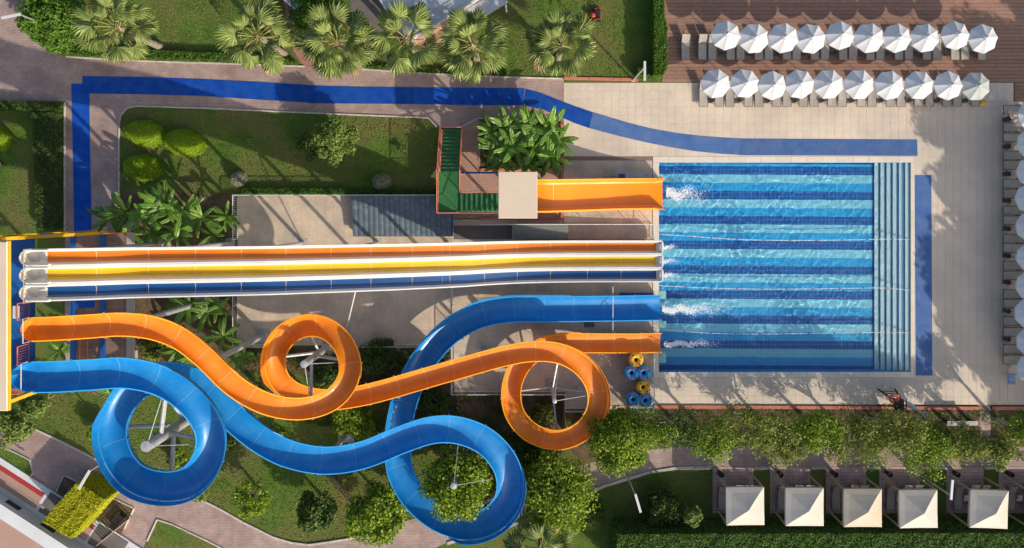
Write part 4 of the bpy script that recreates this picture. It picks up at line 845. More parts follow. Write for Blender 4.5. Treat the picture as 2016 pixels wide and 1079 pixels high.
gz = [((1467, 996.5), 'gazebo', 0.012, 'leftmost cream square canopy gazebo below the tree row'), ((1584, 998), 'gazebo', 0.0, 'second cream square canopy gazebo from the left'), ((1698.5, 1000), 'gazeboyellow', 0.0, 'yellowed square canopy gazebo between two whiter ones'), ((1808, 1002), 'gazebo', 0.012, 'cream square canopy gazebo just right of the yellowed one'), ((1947, 1002.5), 'gazebo', -0.035, 'cream square canopy gazebo beside the tall white lamp bar'), ((2063, 1003), 'gazebo', 0.0, 'gazebo at the right edge with only its posts in view')]
GZ = {}
lgx = [(1411, 1443.5, 1463), (1527.5, 1559, 1579), (1633.5, 1667, 1686.5), (1740, 1772, 1792), (1872, 1903, 1923), (1976, 2008, 2028)]
which = ['leftmost gazebo', 'second gazebo from the left', 'yellowed gazebo', 'gazebo right of the yellowed one', 'gazebo beside the lamp bar', 'gazebo cut by the right edge']
padx = [(1403, 1483), (1516, 1595), (1626, 1705), (1731, 1810), (1863, 1936), (1966, 2090)]
for i, ((px, py), mt, rot, lab) in enumerate(gz):
    if mt not in GZ: GZ[mt] = make_gazebo(mt); o = GZ[mt]
    else: o = copy_tree(GZ[mt])
    q = P(px, py, 2.5); o.location = (q.x, q.y, 0.02); o.rotation_euler = (0, 0, rot); o['label'] = lab; o['group'] = 'gazebos below the tree row'
    struct('gazebo_pad', poly([(padx[i][0], 919.5), (padx[i][1], 919.5), (padx[i][1], 1010), (padx[i][0], 1010)], -0.1, 0.023), MT['padbrick'])
    a, b, c = lgx[i]
    lounger(a + 8.5, 975, 0, 'grey sun lounger standing outside on the left of the ' + which[i], 'loungers at the gazebos'); lounger(b + 8.5, 972, 0, 'left one of two grey loungers half under the ' + which[i], 'loungers at the gazebos'); lounger(c + 8.5, 972, 0, 'right one of two grey loungers half under the ' + which[i], 'loungers at the gazebos')
    tb = thing('low_table', 'small white square low table beside the ' + which[i], 'table', tuple(G(a + 25, 977, .023)), 'white low tables'); q = G(a + 25, 977)
    obj('table_top', MB().cbox((q.x, q.y, 0.36), (0.42, 0.42, 0.04), 0.01), MT['wsteel'], tb)
    for sx in (-1, 1):
        for sy in (-1, 1): obj('leg', MB().box((q.x + sx * .17, q.y + sy * .17, 0.18), (0.04, 0.04, 0.32)), MT['wsteel'], tb)
    bn = thing('waste_bin', 'round black waste bin on the paving above the ' + which[i], 'bin', tuple(G(a + 5, 929, .023)), 'black bins'); q = G(a + 5, 929)
    obj('bin_body', MB().lathe((q.x, q.y, 0.023), [(0.15, 0), (0.20, 0.55), (0.21, 0.60), (0.17, 0.60), (0.16, 0.3)], 14), MT['black'], bn); obj('bin_liner', MB().lathe((q.x, q.y, 0.5), [(0.165, 0), (0.165, 0.02)], 12), MT['dark'], bn)
    if i < 5: kerb_run('kerb', [(padx[i][1] + 1, 921), (padx[i + 1][0] - 1, 921)], w=0.2, step=1.2)
# ================================================================ LAMPS
def lamp(label, top, z, hx, hy):
    b = P(top[0], top[1], z); t = thing('lamp_post', label, 'lamp post', (b.x, b.y, 0), 'bar-head lamp posts')
    obj('pole', MB().tube([(b.x, b.y, 0.02), (b.x, b.y, z)], [0.075, 0.05], 8), MT['steel'], t, True); obj('foot', MB().cbox((b.x, b.y, 0.03), (0.3, 0.3, 0.06), 0.01), MT['steel'], t)
    e0 = P(top[0] + hx[0], top[1] + hx[1], z); e1 = P(top[0] + hy[0], top[1] + hy[1], z); d = e1 - e0; L = d.length
    obj('lamp_head', MB().box(((e0.x + e1.x) / 2, (e0.y + e1.y) / 2, z + 0.06), (L, 0.16, 0.09), math.atan2(d.y, d.x)), MT['glow'], t)
lamp('lamp post with white bar head by the hedge corner at the deck', (1268.5, 133), 4.6, (0.5, -12), (0.5, 26)); lamp('lamp post with pale bar head left of the first blue loop', (177, 927), 4.6, (1, -2), (-21, 35)); lamp('lamp post with white bar head on the dark lawn', (1249.5, 972), 4.4, (1, 0), (11.5, 36)); lamp('lamp post with tall white bar head beside the right gazebo', (1871, 975), 4.4, (3, -31), (0, 8)); lamp('lamp post with pale bar head at the top left corner', (40, 29), 4.6, (2, -1), (-36, 7))
# ================================================================ SHEDS, YARD
sh_ = thing('pump_shed', 'low shed with slate-blue tiled roof on the slab', 'shed', tuple(G(795, 425)))
za, zb = 0.62, 0.95; a = P(695, 465, .6); b = P(888, 386, .9)
obj('wall', MB().bbox((a.x + .1, a.y + .12, 0.026), (b.x - .1, b.y - .1, za - 0.04)), MT['concrete'], sh_)
def rz_(y): return za + (zb - za) * (y - a.y) / (b.y - a.y)
m = MB(); m.add([(a.x, a.y, za - .03), (b.x, a.y, za - .03), (b.x, b.y, zb - .03), (a.x, b.y, zb - .03), (a.x, a.y, za), (b.x, a.y, za), (b.x, b.y, zb), (a.x, b.y, zb)], [(3, 2, 1, 0), (4, 5, 6, 7), (0, 1, 5, 4), (1, 2, 6, 5), (2, 3, 7, 6), (3, 0, 4, 7)])
rf = obj('roof', m, MT['black'], sh_); nc, nrw = 19, 13; dx = (b.x - a.x) / nc; dy = (b.y - a.y) / nrw
vs = []; hw2 = dx / 2 - .008
for yy, dz in ((-dy / 2 - .02, 0.045), (dy / 2, 0.02)):
    for k in range(5): u = -hw2 + 2 * hw2 * k / 4; vs.append((u, yy, dz + 0.035 * math.sin(math.pi * k / 4)))
vs += [(x, y, 0.004) for x, y, z in vs[:5]]
tm = MB().add(vs, [(k, k + 1, 6 + k, 5 + k) for k in range(4)] + [(10 + k, 11 + k, 1 + k, k) for k in range(4)]).mesh('roof_tile', MT['rooftile'])
sl = math.atan2(zb - za, b.y - a.y)
for i in range(nc):
    for j in range(nrw): yy = a.y + (j + .5) * dy; o = link('roof_tile', tm, rf); o.location = (a.x + (i + .5) * dx, yy, rz_(yy) + random.uniform(0, .006)); o.rotation_euler = (sl, 0, 0)
obj('gutter', MB().bbox((b.x + .002, a.y, 0.55), (b.x + .12, b.y - .8, 0.66)), MT['bsteel'], sh_)
s2 = thing('sheet_roof_shed', 'low shed with grey-green ribbed sheet roof beside the racing slide', 'shed', tuple(G(1063, 455)))
a2 = P(1009, 471, .9); b2 = P(1119, 441, 1.1)
obj('wall', MB().bbox((a2.x + .06, a2.y + .06, 0.026), (b2.x - .06, b2.y - .06, 0.86)), MT['concrete'], s2); nn = 12
for k in range(nn):
    y_0 = a2.y + (b2.y - a2.y) * k / nn; y_1 = a2.y + (b2.y - a2.y) * (k + 1) / nn; obj('roof_sheet_rib', MB().cbox(((a2.x + b2.x) / 2, (y_0 + y_1) / 2, 0.92 + 0.012 * (k % 2)), (b2.x - a2.x, (y_1 - y_0) * 0.98, 0.07), 0.02), MT['roofgreen'], s2)
struct('dark_yard', poly([(893, 444), (1008, 444), (1008, 471), (893, 471)], 0.0, 0.030), MT['darkpave'])
for k, (px, lab) in enumerate(((1222, 'upper'),)):
    t = thing('pump_cabinet', 'dark blue cabinet and grey lid half under the wide orange slide', 'cabinet', tuple(G(1250, 348)))
    obj('cabinet', MB().cbox(G(1224, 349, .2), (0.38, 0.5, 0.38), .02), MT['bsteel'], t); obj('lid', MB().cbox(G(1256, 349, .05), (2.1, 0.5, 0.06), .01), MT['greyroof'], t)
# ================================================================ LIFEGUARD CHAIR, BENCH, MOWER
lc = thing('lifeguard_chair', 'tall black lifeguard chair at the deck edge above the trees', 'lifeguard chair', tuple(G(1745, 775)))
lb_ = [Vector((G(x, y).x, G(x, y).y, 0.03)) for x, y in ((1728, 766), (1762, 766), (1728, 798), (1762, 798))]; cz = 1.7
ltop = [Vector((p.x * .3 + lb_[0].lerp(lb_[3], .5).x * .7, p.y * .3 + lb_[0].lerp(lb_[3], .5).y * .7, cz)) for p in lb_]
for p, q in zip(lb_, ltop): obj('leg', MB().tube([p, q], 0.065, 6), MT['black'], lc)
c = lb_[0].lerp(lb_[3], .5); obj('seat', MB().cbox((c.x, c.y, cz + .03), (0.75, 0.65, 0.08), .02), MT['black'], lc); obj('backrest', MB().cbox((c.x, c.y - .36, cz + .42), (0.75, 0.07, 0.75), .02), MT['black'], lc)
for s_ in (-1, 1): obj('armrest', MB().cbox((c.x + s_ * .38, c.y, cz + .3), (0.08, 0.6, 0.05), .01), MT['black'], lc)
for k in range(4): f = (k + 1) / 5; p = lb_[0].lerp(ltop[0], f); q = lb_[1].lerp(ltop[1], f); obj('rung', MB().tube([p, q], 0.03, 6), MT['black'], lc)
o = obj('lifebuoy', MB().torus(P(1760, 784, 1.9), 0.30, 0.09, 24, 8, Matrix.Rotation(0.35, 3, 'X')), MT['lifebuoy'], None, True); tag(o, 'coral red lifebuoy ring hung on the lifeguard chair', 'lifebuoy', None, 'thing')
t = thing('folded_parasol', 'folded white parasol leaning beside the lifeguard chair', 'parasol', tuple(G(1785, 790)))
pa_, pb_ = P(1784, 793, 0.3), P(1814, 812, 2.2); d = pb_ - pa_
obj('cover', MB().tube([pa_ + d * .15, pa_ + d * .3, pa_ + d * .7, pa_ + d * .98], [0.22, 0.20, 0.11, 0.03], 9), MT['canvas'], t, True); obj('pole', MB().tube([pa_, pa_ + d * 1.05], 0.025, 6), MT['wsteel'], t)
t = thing('landing_hoop', 'thin pale green hoop net beside the folded parasol', 'net', tuple(G(1812, 815))); q = P(1816, 819, 1.6)
obj('hoop', MB().torus(q, 0.36, 0.022, 24, 5), MT['padgreen'], t); obj('small_hoop', MB().torus(q + Vector((.05, .2, .25)), 0.14, 0.02, 18, 5), MT['wsteel'], t); obj('stake', MB().tube([Vector((q.x, q.y - .36, 0.01)), q + Vector((0, -.36, 0))], 0.025, 5), MT['wsteel'], t)
def bench(label, px, py, L, slats, mat, rot, w=0.5, h=0.45, name='bench'):
    c = G(px, py); t = thing(name, label, 'bench', (c.x, c.y, 0)); mx = Matrix.Translation((c.x, c.y, 0)) @ Matrix.Rotation(rot, 4, 'Z')
    for k in range(slats): obj('slat', MB().box((0, -w / 2 + w * (k + .5) / slats, h), (L, w / slats * 0.78, 0.04), 0, mx), MT[mat], t)
    for s_ in (-1, 1): obj('leg', MB().box((s_ * L * .42, 0, h / 2 - .012), (0.06, w * .9, h - 0.03), 0, mx), MT['dark'], t)
    return t
bench('long grey slatted bench under the trees near the deck passage', 1880, 826, 2.3, 3, 'steel', 0.0, 0.34, 0.9); bench('white slatted bench on the left lawn at the frame edge', -4, 338, 1.6, 6, 'wsteel', 1.2, 0.6)
mw = thing('lawn_mower', 'small red lawn mower parked on the grass near the hedge', 'lawn mower', tuple(G(1173, 30)))
c = G(1174, 30)
obj('deck', MB().cbox((c.x, c.y, 0.28), (0.5, 0.78, 0.2), .06), MT['black'], mw); obj('engine', MB().lathe((c.x - .28, c.y - .12, 0.3), [(0.16, 0), (0.16, 0.2), (0.1, 0.26)], 12), MT['red'], mw); obj('hood', MB().cbox((c.x - .38, c.y - .02, 0.34), (0.22, 0.3, 0.18), .05), MT['red'], mw)
for s_ in (-1, 1): obj('side_frame', MB().tube([(c.x - .22 + .0, c.y + s_ * .42, .3), (c.x + .25, c.y + s_ * .42, .5), (c.x + .30, c.y + s_ * .42, .3)], .035, 6), MT['red'], mw)
obj('handle', MB().tube([(c.x + .26, c.y - .42, .5), (c.x + .30, c.y - .4, .72), (c.x + .30, c.y + .4, .72), (c.x + .26, c.y + .42, .5)], .03, 6), MT['red'], mw)
for sx in (-.2, .22):
    for sy in (-.42, .42): obj('wheel', MB().tube([(c.x + sx, c.y + sy - .05, .14), (c.x + sx, c.y + sy + .05, .14)], .14, 12), MT['dark'], mw)
t = thing('red_cart', 'small red garden cart hidden under the trees near the deck passage', 'cart', tuple(G(1870, 862))); q = G(1870, 862); obj('tray', MB().cbox((q.x, q.y, .7), (.7, .45, .3), .08), MT['red'], t)
for s_ in (-1, 1): obj('wheel', MB().tube([(q.x, q.y + s_ * .26 - .03, .27), (q.x, q.y + s_ * .26 + .03, .27)], .27, 12), MT['dark'], t)
obj('handle', MB().tube([(q.x + .3, q.y, .7), (q.x + .85, q.y, .75)], .03, 5), MT['red'], t)
# ================================================================ BUILDINGS AT THE FRAME EDGES
bl = thing('hotel_building', 'building with salmon roof and white parapet in the lower left corner', 'building', tuple(G(20, 1100)))
an = math.atan2(-84, 130); o0 = P(0, 992, 1.5)           # parapet line runs down to the right
mx = Matrix.Translation((o0.x, o0.y, 0)) @ Matrix.Rotation(an, 4, 'Z')
def bb(name, x0_, x1_, y0_, y1_, z0_, z1_, mat): return obj(name, MB().box(((x0_ + x1_) / 2, (y0_ + y1_) / 2, (z0_ + z1_) / 2), (x1_ - x0_, y1_ - y0_, z1_ - z0_), 0, mx), MT[mat], bl)
bb('wall', -12, 12, -9.2, -0.3, 0.02, 1.2, 'parapet'); bb('roof', -12, 12, -9.0, -0.95, 1.21, 1.32, 'salmon'); bb('parapet', -12, 12, -0.92, 0.0, 1.1, 1.5, 'parapet')
bb('terrace', -12, 12, -0.28, 1.9, 0.025, 0.16, 'parapet')
for xa, xb in ((-6, 1.9), (5.0, 6.4), (9.4, 12)): bb('red_band', xa, xb, 1.15, 1.45, 0.162, 0.19, 'redband'); bb('tiled_strip', xa, xb, 0.1, 1.12, 0.163, 0.18, 'salmon')
bb('entrance_mat', 2.2, 4.8, 0.1, 1.8, 0.164, 0.2, 'darkpave'); bb('entrance_mat', 6.6, 9.2, 0.1, 1.8, 0.164, 0.2, 'darkpave')
for xx in (-4, 0.5, 3.6, 8.0): bb('window', xx - .6, xx + .6, -.34, -.28, .3, 1.0, 'dark')
o = obj('terrace_beam', MB().tube([P(12, 950, 2.4), P(86, 1000, 2.4)], 0.08, 4), MT['timbergrey']); tag(o, 'pale beam lying above the terrace beside the clipped hedge block', 'beam', None, 'thing')
bt = thing('bar_building', 'grey-roofed bar building peeping in at the top edge', 'building', tuple(G(800, -20)))
a3 = math.atan2(1.0, 1.65); o3 = P(850, 30, 3.0); mx = Matrix.Translation((o3.x, o3.y, 0)) @ Matrix.Rotation(a3, 4, 'Z'); bl_keep = bl; bl = bt
bb('wall', -2.2, 3.9, -0.4, 4.5, 0.02, 2.75, 'brick'); bb('roof', -2.5, 4.1, -0.6, 4.8, 2.76, 2.95, 'greyroof'); bb('roof_edge', -2.5, 4.1, -0.75, -0.602, 2.7, 3.02, 'wsteel'); bb('roof_edge', -2.65, -2.502, -0.75, 4.8, 2.7, 3.02, 'wsteel')
for k in range(5): bb('roof_bar', 0.5 + k * .28, 0.56 + k * .28, -1.5, -0.8, 2.6, 2.68, 'steel')
bb('side_roof', 2.0, 5.2, -1.9, -0.78, 2.4, 2.5, 'greyroof')
for sx in (2.2, 5.0): bb('roof_post', sx, sx + .12, -1.85, -1.73, 0.02, 2.398, 'wsteel')
o3 = P(560, -2, 2.6); mx = Matrix.Translation((o3.x, o3.y, 0)) @ Matrix.Rotation(math.atan2(-1, 1.2), 4, 'Z'); bl = thing('kiosk', 'kiosk with pale roof corner at the top edge beside the red path', 'building', tuple(G(565, -20)))
bb('wall', -1.4, 1.0, 0.1, 2.2, 0.02, 2.4, 'parapet'); bb('roof', -1.6, 1.2, 0, 2.4, 2.41, 2.55, 'greyroof'); bb('roof_edge', -1.6, 1.2, -.12, -.002, 2.3, 2.6, 'wsteel')
struct('bar_forecourt', poly([(690, -60), (760, -60), (790, 70), (745, 60), (690, 40)], 0, .02), MT['darkpave']); struct('bar_paving', poly([(790, 70), (862, 20), (905, 45), (850, 100)], 0, .021), MT['brick'])
# planter and trellis by the clipped hedge
kerb_run('kerb', [(127, 935), (265, 1000), (245, 1040)], step=1.2); kerb_run('kerb', [(127, 935), (110, 970)], step=1.2)
struct('planter_soil', poly([(128, 937), (263, 1000), (235, 1060), (150, 1050), (100, 975)], 0, 0.06), MT['soil'])
def slat_fence(label, p0, p1, n, h, mat='timber'):
    a = G(*p0); b = G(*p1); t = thing('timber_fence', label, 'fence', tuple(a), 'low timber fences'); an = math.atan2((b - a).y, (b - a).x)
    for f in (0.25, 0.85): obj('rail', MB().tube([a + Vector((0, 0, h * f)), b + Vector((0, 0, h * f))], .035, 4), MT[mat], t)
    for i in range(n): q = a.lerp(b, (i + .5) / n); obj('slat', MB().box((q.x, q.y, h / 2 + .01), (0.10, 0.035, h), an), MT[mat], t)
slat_fence('low timber slat fence on the lawn below the blue sag', (645, 925), (700, 985), 16, .9); slat_fence('low timber slat fence beside the lower blue loop and path', (790, 985), (830, 972), 9, .9); slat_fence('timber slat fence inside the lower orange loop', (1110, 800), (1112, 850), 12, .9); slat_fence('low timber fence along the lawn above the first blue loop', (180, 760), (235, 785), 12, .8); slat_fence('timber trellis fence by the path corner behind the hedge block', (205, 1062), (262, 1015), 14, 1.1)
bench('dark timber bench by the planter corner', 236, 1023, 1.3, 4, 'dark', 0.9, 0.55)
# ================================================================ PLANTS
def fast_mesh(name, v, f, mat, n=4, smooth=False):
    me = bpy.data.meshes.new(name); me.vertices.add(len(v)); me.vertices.foreach_set('co', np.ascontiguousarray(v, dtype=np.float32).ravel())
    me.loops.add(f.size); me.loops.foreach_set('vertex_index', f.ravel().astype(np.int32)); me.polygons.add(len(f))
    me.polygons.foreach_set('loop_start', np.arange(0, f.size, n, dtype=np.int32)); me.polygons.foreach_set('loop_total', np.full(len(f), n, dtype=np.int32))
    me.update(); me.materials.append(MT[mat]); return me
def leaves(name, pts, size, mat, rng, up=0.6, out=None, aspect=0.5, var=0.35):
    """one small folded leaf per point"""
    N = len(pts); nrm = rng.normal(size=(N, 3)); nrm[:, 2] += up * 2
    if out is not None: nrm += out * 1.2
    nrm /= np.linalg.norm(nrm, axis=1, keepdims=True)
    t = rng.normal(size=(N, 3)); t -= nrm * (t * nrm).sum(1, keepdims=True); t /= np.linalg.norm(t, axis=1, keepdims=True); s = np.cross(nrm, t)
    L = size * (1 + var * rng.uniform(-1, 1, N))[:, None]; W_ = L * aspect
    v = np.empty((N, 4, 3)); v[:, 0] = pts - t * L * 0.5; v[:, 1] = pts + s * W_ * 0.5 + nrm * L * 0.08; v[:, 2] = pts + t * L * 0.5 - nrm * L * 0.06; v[:, 3] = pts - s * W_ * 0.5 + nrm * L * 0.08
    f = np.arange(N * 4).reshape(N, 4); return fast_mesh(name, v.reshape(-1, 3), f, mat)
def clump_points(rng, c, rad, ncl, per, crad, shell=0.55, flat=1.0):
    """leaf points gathered in uneven clumps through an ellipsoid; returns points, outward dirs, clump centres"""
    cs = []
    while len(cs) < ncl:
        d = rng.normal(size=3); d /= np.linalg.norm(d)
        if d[2] < -0.45: continue
        r = rng.uniform(shell, 1.0) * rng.uniform(0.86, 1.08); cs.append(d * r * np.array(rad))
    cs = np.array(cs); P_ = []; O_ = []
    for q in cs:
        k = int(per * rng.uniform(0.55, 1.35)); cr = crad * rng.uniform(0.65, 1.3); g = rng.normal(size=(k, 3)); g /= np.linalg.norm(g, axis=1, keepdims=True); g *= rng.uniform(0.35, 1.0, (k, 1)) ** 0.6 * cr * np.array((1, 1, 0.75 * flat))
        P_.append(q + g); O_.append(g / (np.linalg.norm(g, axis=1, keepdims=True) + 1e-6))
    return np.concatenate(P_) + np.array(c), np.concatenate(O_), cs + np.array(c)
SEED = [100]
def tree(label, px, py, Rpx, h, mat='leaf', name='broadleaf_tree', ncl=34, per=150, leaf=0.19, trunk=0.12, group=None, bark='bark', squash=0.62, zc=None, crad=0.30, sparse=False, shell=0.5, cat='tree', ex=1.0):
    SEED[0] += 1; rng = np.random.RandomState(SEED[0]); zc = zc if zc is not None else h * 0.68; c = P(px, py, zc); Rm = Rpx * (H - zc) / (H * S)
    t = thing(name, label, cat, (c.x, c.y, 0), group)
    pts, out, cs = clump_points(rng, (c.x, c.y, zc), (Rm * 0.80 * ex, Rm * 0.80 / ex, (h - zc) * 0.9 if squash is None else Rm * squash), int(ncl * 1.7), per * 1.05, Rm * crad, shell)
    keep = pts[:, 2] > 0.08; pts = pts[keep]; out = out[keep]
    link('crown', leaves('crown', pts, leaf * 1.22, mat, rng, 0.5, out, 0.62), t)
    base = Vector((c.x + rng.uniform(-.15, .15), c.y + rng.uniform(-.15, .15), 0)); fork = Vector((c.x, c.y, max(0.3, zc * 0.55)))
    obj('trunk', MB().tube([base, base.lerp(fork, .5) + Vector((rng.uniform(-.08, .08), rng.uniform(-.08, .08), 0)), fork], [trunk * 1.25, trunk, trunk * 0.8], 8), MT[bark], t, True)
    for q in cs[rng.permutation(len(cs))[:9]]:
        q = Vector(q); mid = fork.lerp(q, 0.5) + Vector((rng.uniform(-.15, .15), rng.uniform(-.15, .15), 0.12)); obj('branch', MB().tube([fork, mid, q], [trunk * 0.55, trunk * 0.34, trunk * 0.12], 5), MT[bark], t, True)
    return t
def hedge_box(label, quad, h, mat, dens=420, leaf=0.11, name='hedge', cat='hedge', group=None, top_r=0.12, core=True, z0=0.0):
    """clipped hedge over a ground quad (pixels at ground level)"""
    SEED[0] += 1; rng = np.random.RandomState(SEED[0]); q = [G(*p) for p in quad]; n = len(q); c = sum(q, Vector()) / n
    t = thing(name, label, cat, (c.x, c.y, 0), group); P_ = []; O_ = []
    A_ = sum(q[i].x * q[(i + 1) % n].y - q[(i + 1) % n].x * q[i].y for i in range(n)) / 2
    if A_ < 0: q = q[::-1]; A_ = -A_
    k = int(A_ * dens); cnt = 0
    bx0, bx1 = min(p.x for p in q), max(p.x for p in q); by0, by1 = min(p.y for p in q), max(p.y for p in q)
    def inside(X, Y):
        r = np.ones(len(X), bool)
        for i in range(n):
            a, b = q[i], q[(i + 1) % n]; r &= ((b.x - a.x) * (Y - a.y) - (b.y - a.y) * (X - a.x)) >= 0
        return r
    X = rng.uniform(bx0, bx1, int(k * 2.5 * max(1, (bx1 - bx0) * (by1 - by0) / A_ / 2.0))); Y = rng.uniform(by0, by1, len(X)); ins = inside(X, Y); X = X[ins][:k]; Y = Y[ins][:k]
    bumps = 0.06 * np.sin(X * 2.3 + 1) * np.sin(Y * 2.7) + 0.05 * np.sin(X * 6.1) * np.sin(Y * 5.3 + 2)
    P_.append(np.stack([X, Y, h + bumps - rng.uniform(0, 0.14, len(X)) ** 1.0], -1)); O_.append(np.tile([0, 0, 1.0], (len(X), 1)))
    for i in range(n):
        a, b = q[i], q[(i + 1) % n]; L = (b - a).length; m = int(L * h * dens * 0.8); f = rng.uniform(0, 1, m); z = rng.uniform(0.05, h, m); nn_ = Vector(((b - a).y, -(b - a).x, 0)).normalized(); off = rng.uniform(-0.10, 0.05, m) - top_r * np.clip((z / h - .8) / .2, 0, 1)
        P_.append(np.stack([a.x + (b.x - a.x) * f + nn_.x * off, a.y + (b.y - a.y) * f + nn_.y * off, z], -1)); O_.append(np.tile([nn_.x, nn_.y, 0.2], (m, 1)))
    pts = np.concatenate(P_); out = np.concatenate(O_); pts[:, 2] += z0
    link('foliage', leaves('foliage', pts, leaf, mat, rng, 0.2, out), t)
    if core:
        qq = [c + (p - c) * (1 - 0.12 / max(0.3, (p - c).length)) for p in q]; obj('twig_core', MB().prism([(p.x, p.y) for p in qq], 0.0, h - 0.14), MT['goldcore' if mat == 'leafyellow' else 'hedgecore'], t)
    return t
def ball_bush(label, px, py, rx, ry, h, mat, leaf=0.085, dens=900, name='clipped_bush', rot=0.0, cat='bush', group=None, cone=0.0):
    SEED[0] += 1; rng = np.random.RandomState(SEED[0]); z = h * 0.5; c = P(px, py, z); k = (H - z) / (H * S); rx *= k; ry *= k
    t = thing(name, label, cat, (c.x, c.y, 0), group); N = int(dens * (rx + ry) * (rx + ry + h))
    d = rng.normal(size=(N, 3)); d /= np.linalg.norm(d, axis=1, keepdims=True); d[:, 2] = np.abs(d[:, 2]) * 1.0 - 0.25 * (d[:, 2] < 0) * rng.uniform(0, 1, N)
    r = rng.uniform(0.86, 1.02, (N, 1)) * (1 + 0.035 * np.sin(d[:, :1] * 7 + 1) * np.sin(d[:, 1:2] * 8))
    p = d * r; co, si = math.cos(rot), math.sin(rot); zz = np.clip(p[:, 2] * h * 0.95 + 0.08, 0.04, None)
    sh_ = 1 - cone * np.clip(p[:, 2], 0, 1); x = p[:, 0] * rx * sh_; y = p[:, 1] * ry * sh_
    pts = np.stack([c.x + x * co - y * si, c.y + x * si + y * co, zz], -1); link('foliage', leaves('foliage', pts, leaf, mat, rng, 0.1, d), t)
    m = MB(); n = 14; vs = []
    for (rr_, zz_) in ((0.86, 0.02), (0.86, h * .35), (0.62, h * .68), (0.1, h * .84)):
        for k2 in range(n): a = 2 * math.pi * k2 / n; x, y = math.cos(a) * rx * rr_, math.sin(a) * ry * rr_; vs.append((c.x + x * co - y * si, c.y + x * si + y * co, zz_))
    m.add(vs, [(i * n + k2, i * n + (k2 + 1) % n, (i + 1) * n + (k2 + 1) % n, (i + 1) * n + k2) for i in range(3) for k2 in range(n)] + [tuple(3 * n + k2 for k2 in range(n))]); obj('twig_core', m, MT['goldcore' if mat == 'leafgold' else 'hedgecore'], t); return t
def cover(label, pts, h, mat, dens, leaf, cat='ground cover', name='ground_cover', clump=0.0):
    """low leafy cover over a convex patch: nobody could count it"""
    SEED[0] += 1; rng = np.random.RandomState(SEED[0]); q = [G(*p) for p in pts]; bx0, bx1 = min(p.x for p in q), max(p.x for p in q); by0, by1 = min(p.y for p in q), max(p.y for p in q)
    N = int((bx1 - bx0) * (by1 - by0) * dens); X = rng.uniform(bx0, bx1, N); Y = rng.uniform(by0, by1, N); ins = np.zeros(N, bool); n = len(q); j = n - 1
    for i in range(n):
        a, b = q[i], q[j]; cnd = ((a.y > Y) != (b.y > Y)) & (X < (b.x - a.x) * (Y - a.y) / (b.y - a.y + 1e-12) + a.x); ins ^= cnd; j = i
    X = X[ins]; Y = Y[ins]
    if clump:
        w = np.sin(X * 1.7 + 1) * np.sin(Y * 1.9 + 2) + 0.7 * np.sin(X * 4.3) * np.sin(Y * 3.9 + 1) + rng.normal(0, .35, len(X)); kp = w > clump - 0.5; X = X[kp]; Y = Y[kp]
    z = rng.uniform(0.02, h, len(X)) * (0.7 + 0.3 * np.sin(X * 2.1) * np.sin(Y * 2.4)); o = link(name, leaves(name, np.stack([X, Y, z], -1), leaf, mat, rng, 0.35)); tag(o, label, cat, None, 'stuff'); return o
# ---------------------------------------------------------------- fan palms
def fan_mesh(seed, dry=False):
    rng = np.random.RandomState(seed); m = MB(); n = 20; pl = 1.12; hub = Vector((pl, 0, 0)); R1 = 0.70 * rng.uniform(.9, 1.1)
    prev = None
    for k in range(n):
        a0 = R(-118 + 236 * k / n); a1 = R(-118 + 236 * (k + 1) / n); am = (a0 + a1) / 2; Lg = (0.66 + 0.14 * math.cos(am)) * rng.uniform(0.9, 1.08)
        up = 0.02 * (1 if k % 2 else -1); dr = lambda r, a: -0.12 * r * r - 0.55 * r * abs(math.sin(a)) ** 1.5 * .6
        def pt(a, r, dz=0): return hub + Vector((math.cos(a) * r, math.sin(a) * r * 0.92, dr(r, a) + dz))
        rm_ = R1 * Lg; tipd = -rng.uniform(0.05, 0.35)
        vs = [hub, pt(a0, rm_ * .55, up), pt(a0, rm_, up * .5), pt(am, Lg, tipd), pt(a1, rm_, -up * .5), pt(a1, rm_ * .55, -up), pt(am, rm_ * .6, 0.03)]
        m.add(vs, [(0, 1, 6), (1, 2, 6), (2, 3, 6), (3, 4, 6), (4, 5, 6), (5, 0, 6)])
    return m.mesh('frond', MT['palmdry' if dry else 'palm'])
FANS = [fan_mesh(s_) for s_ in (1, 2, 3, 4)]; DRY = fan_mesh(9, True)
RIB = MB().tube([(0, 0, 0), (0.5, 0, 0.05), (1.0, 0, 0)], [0.028, 0.022, 0.014], 5).mesh('petiole', MT['palmrib'])
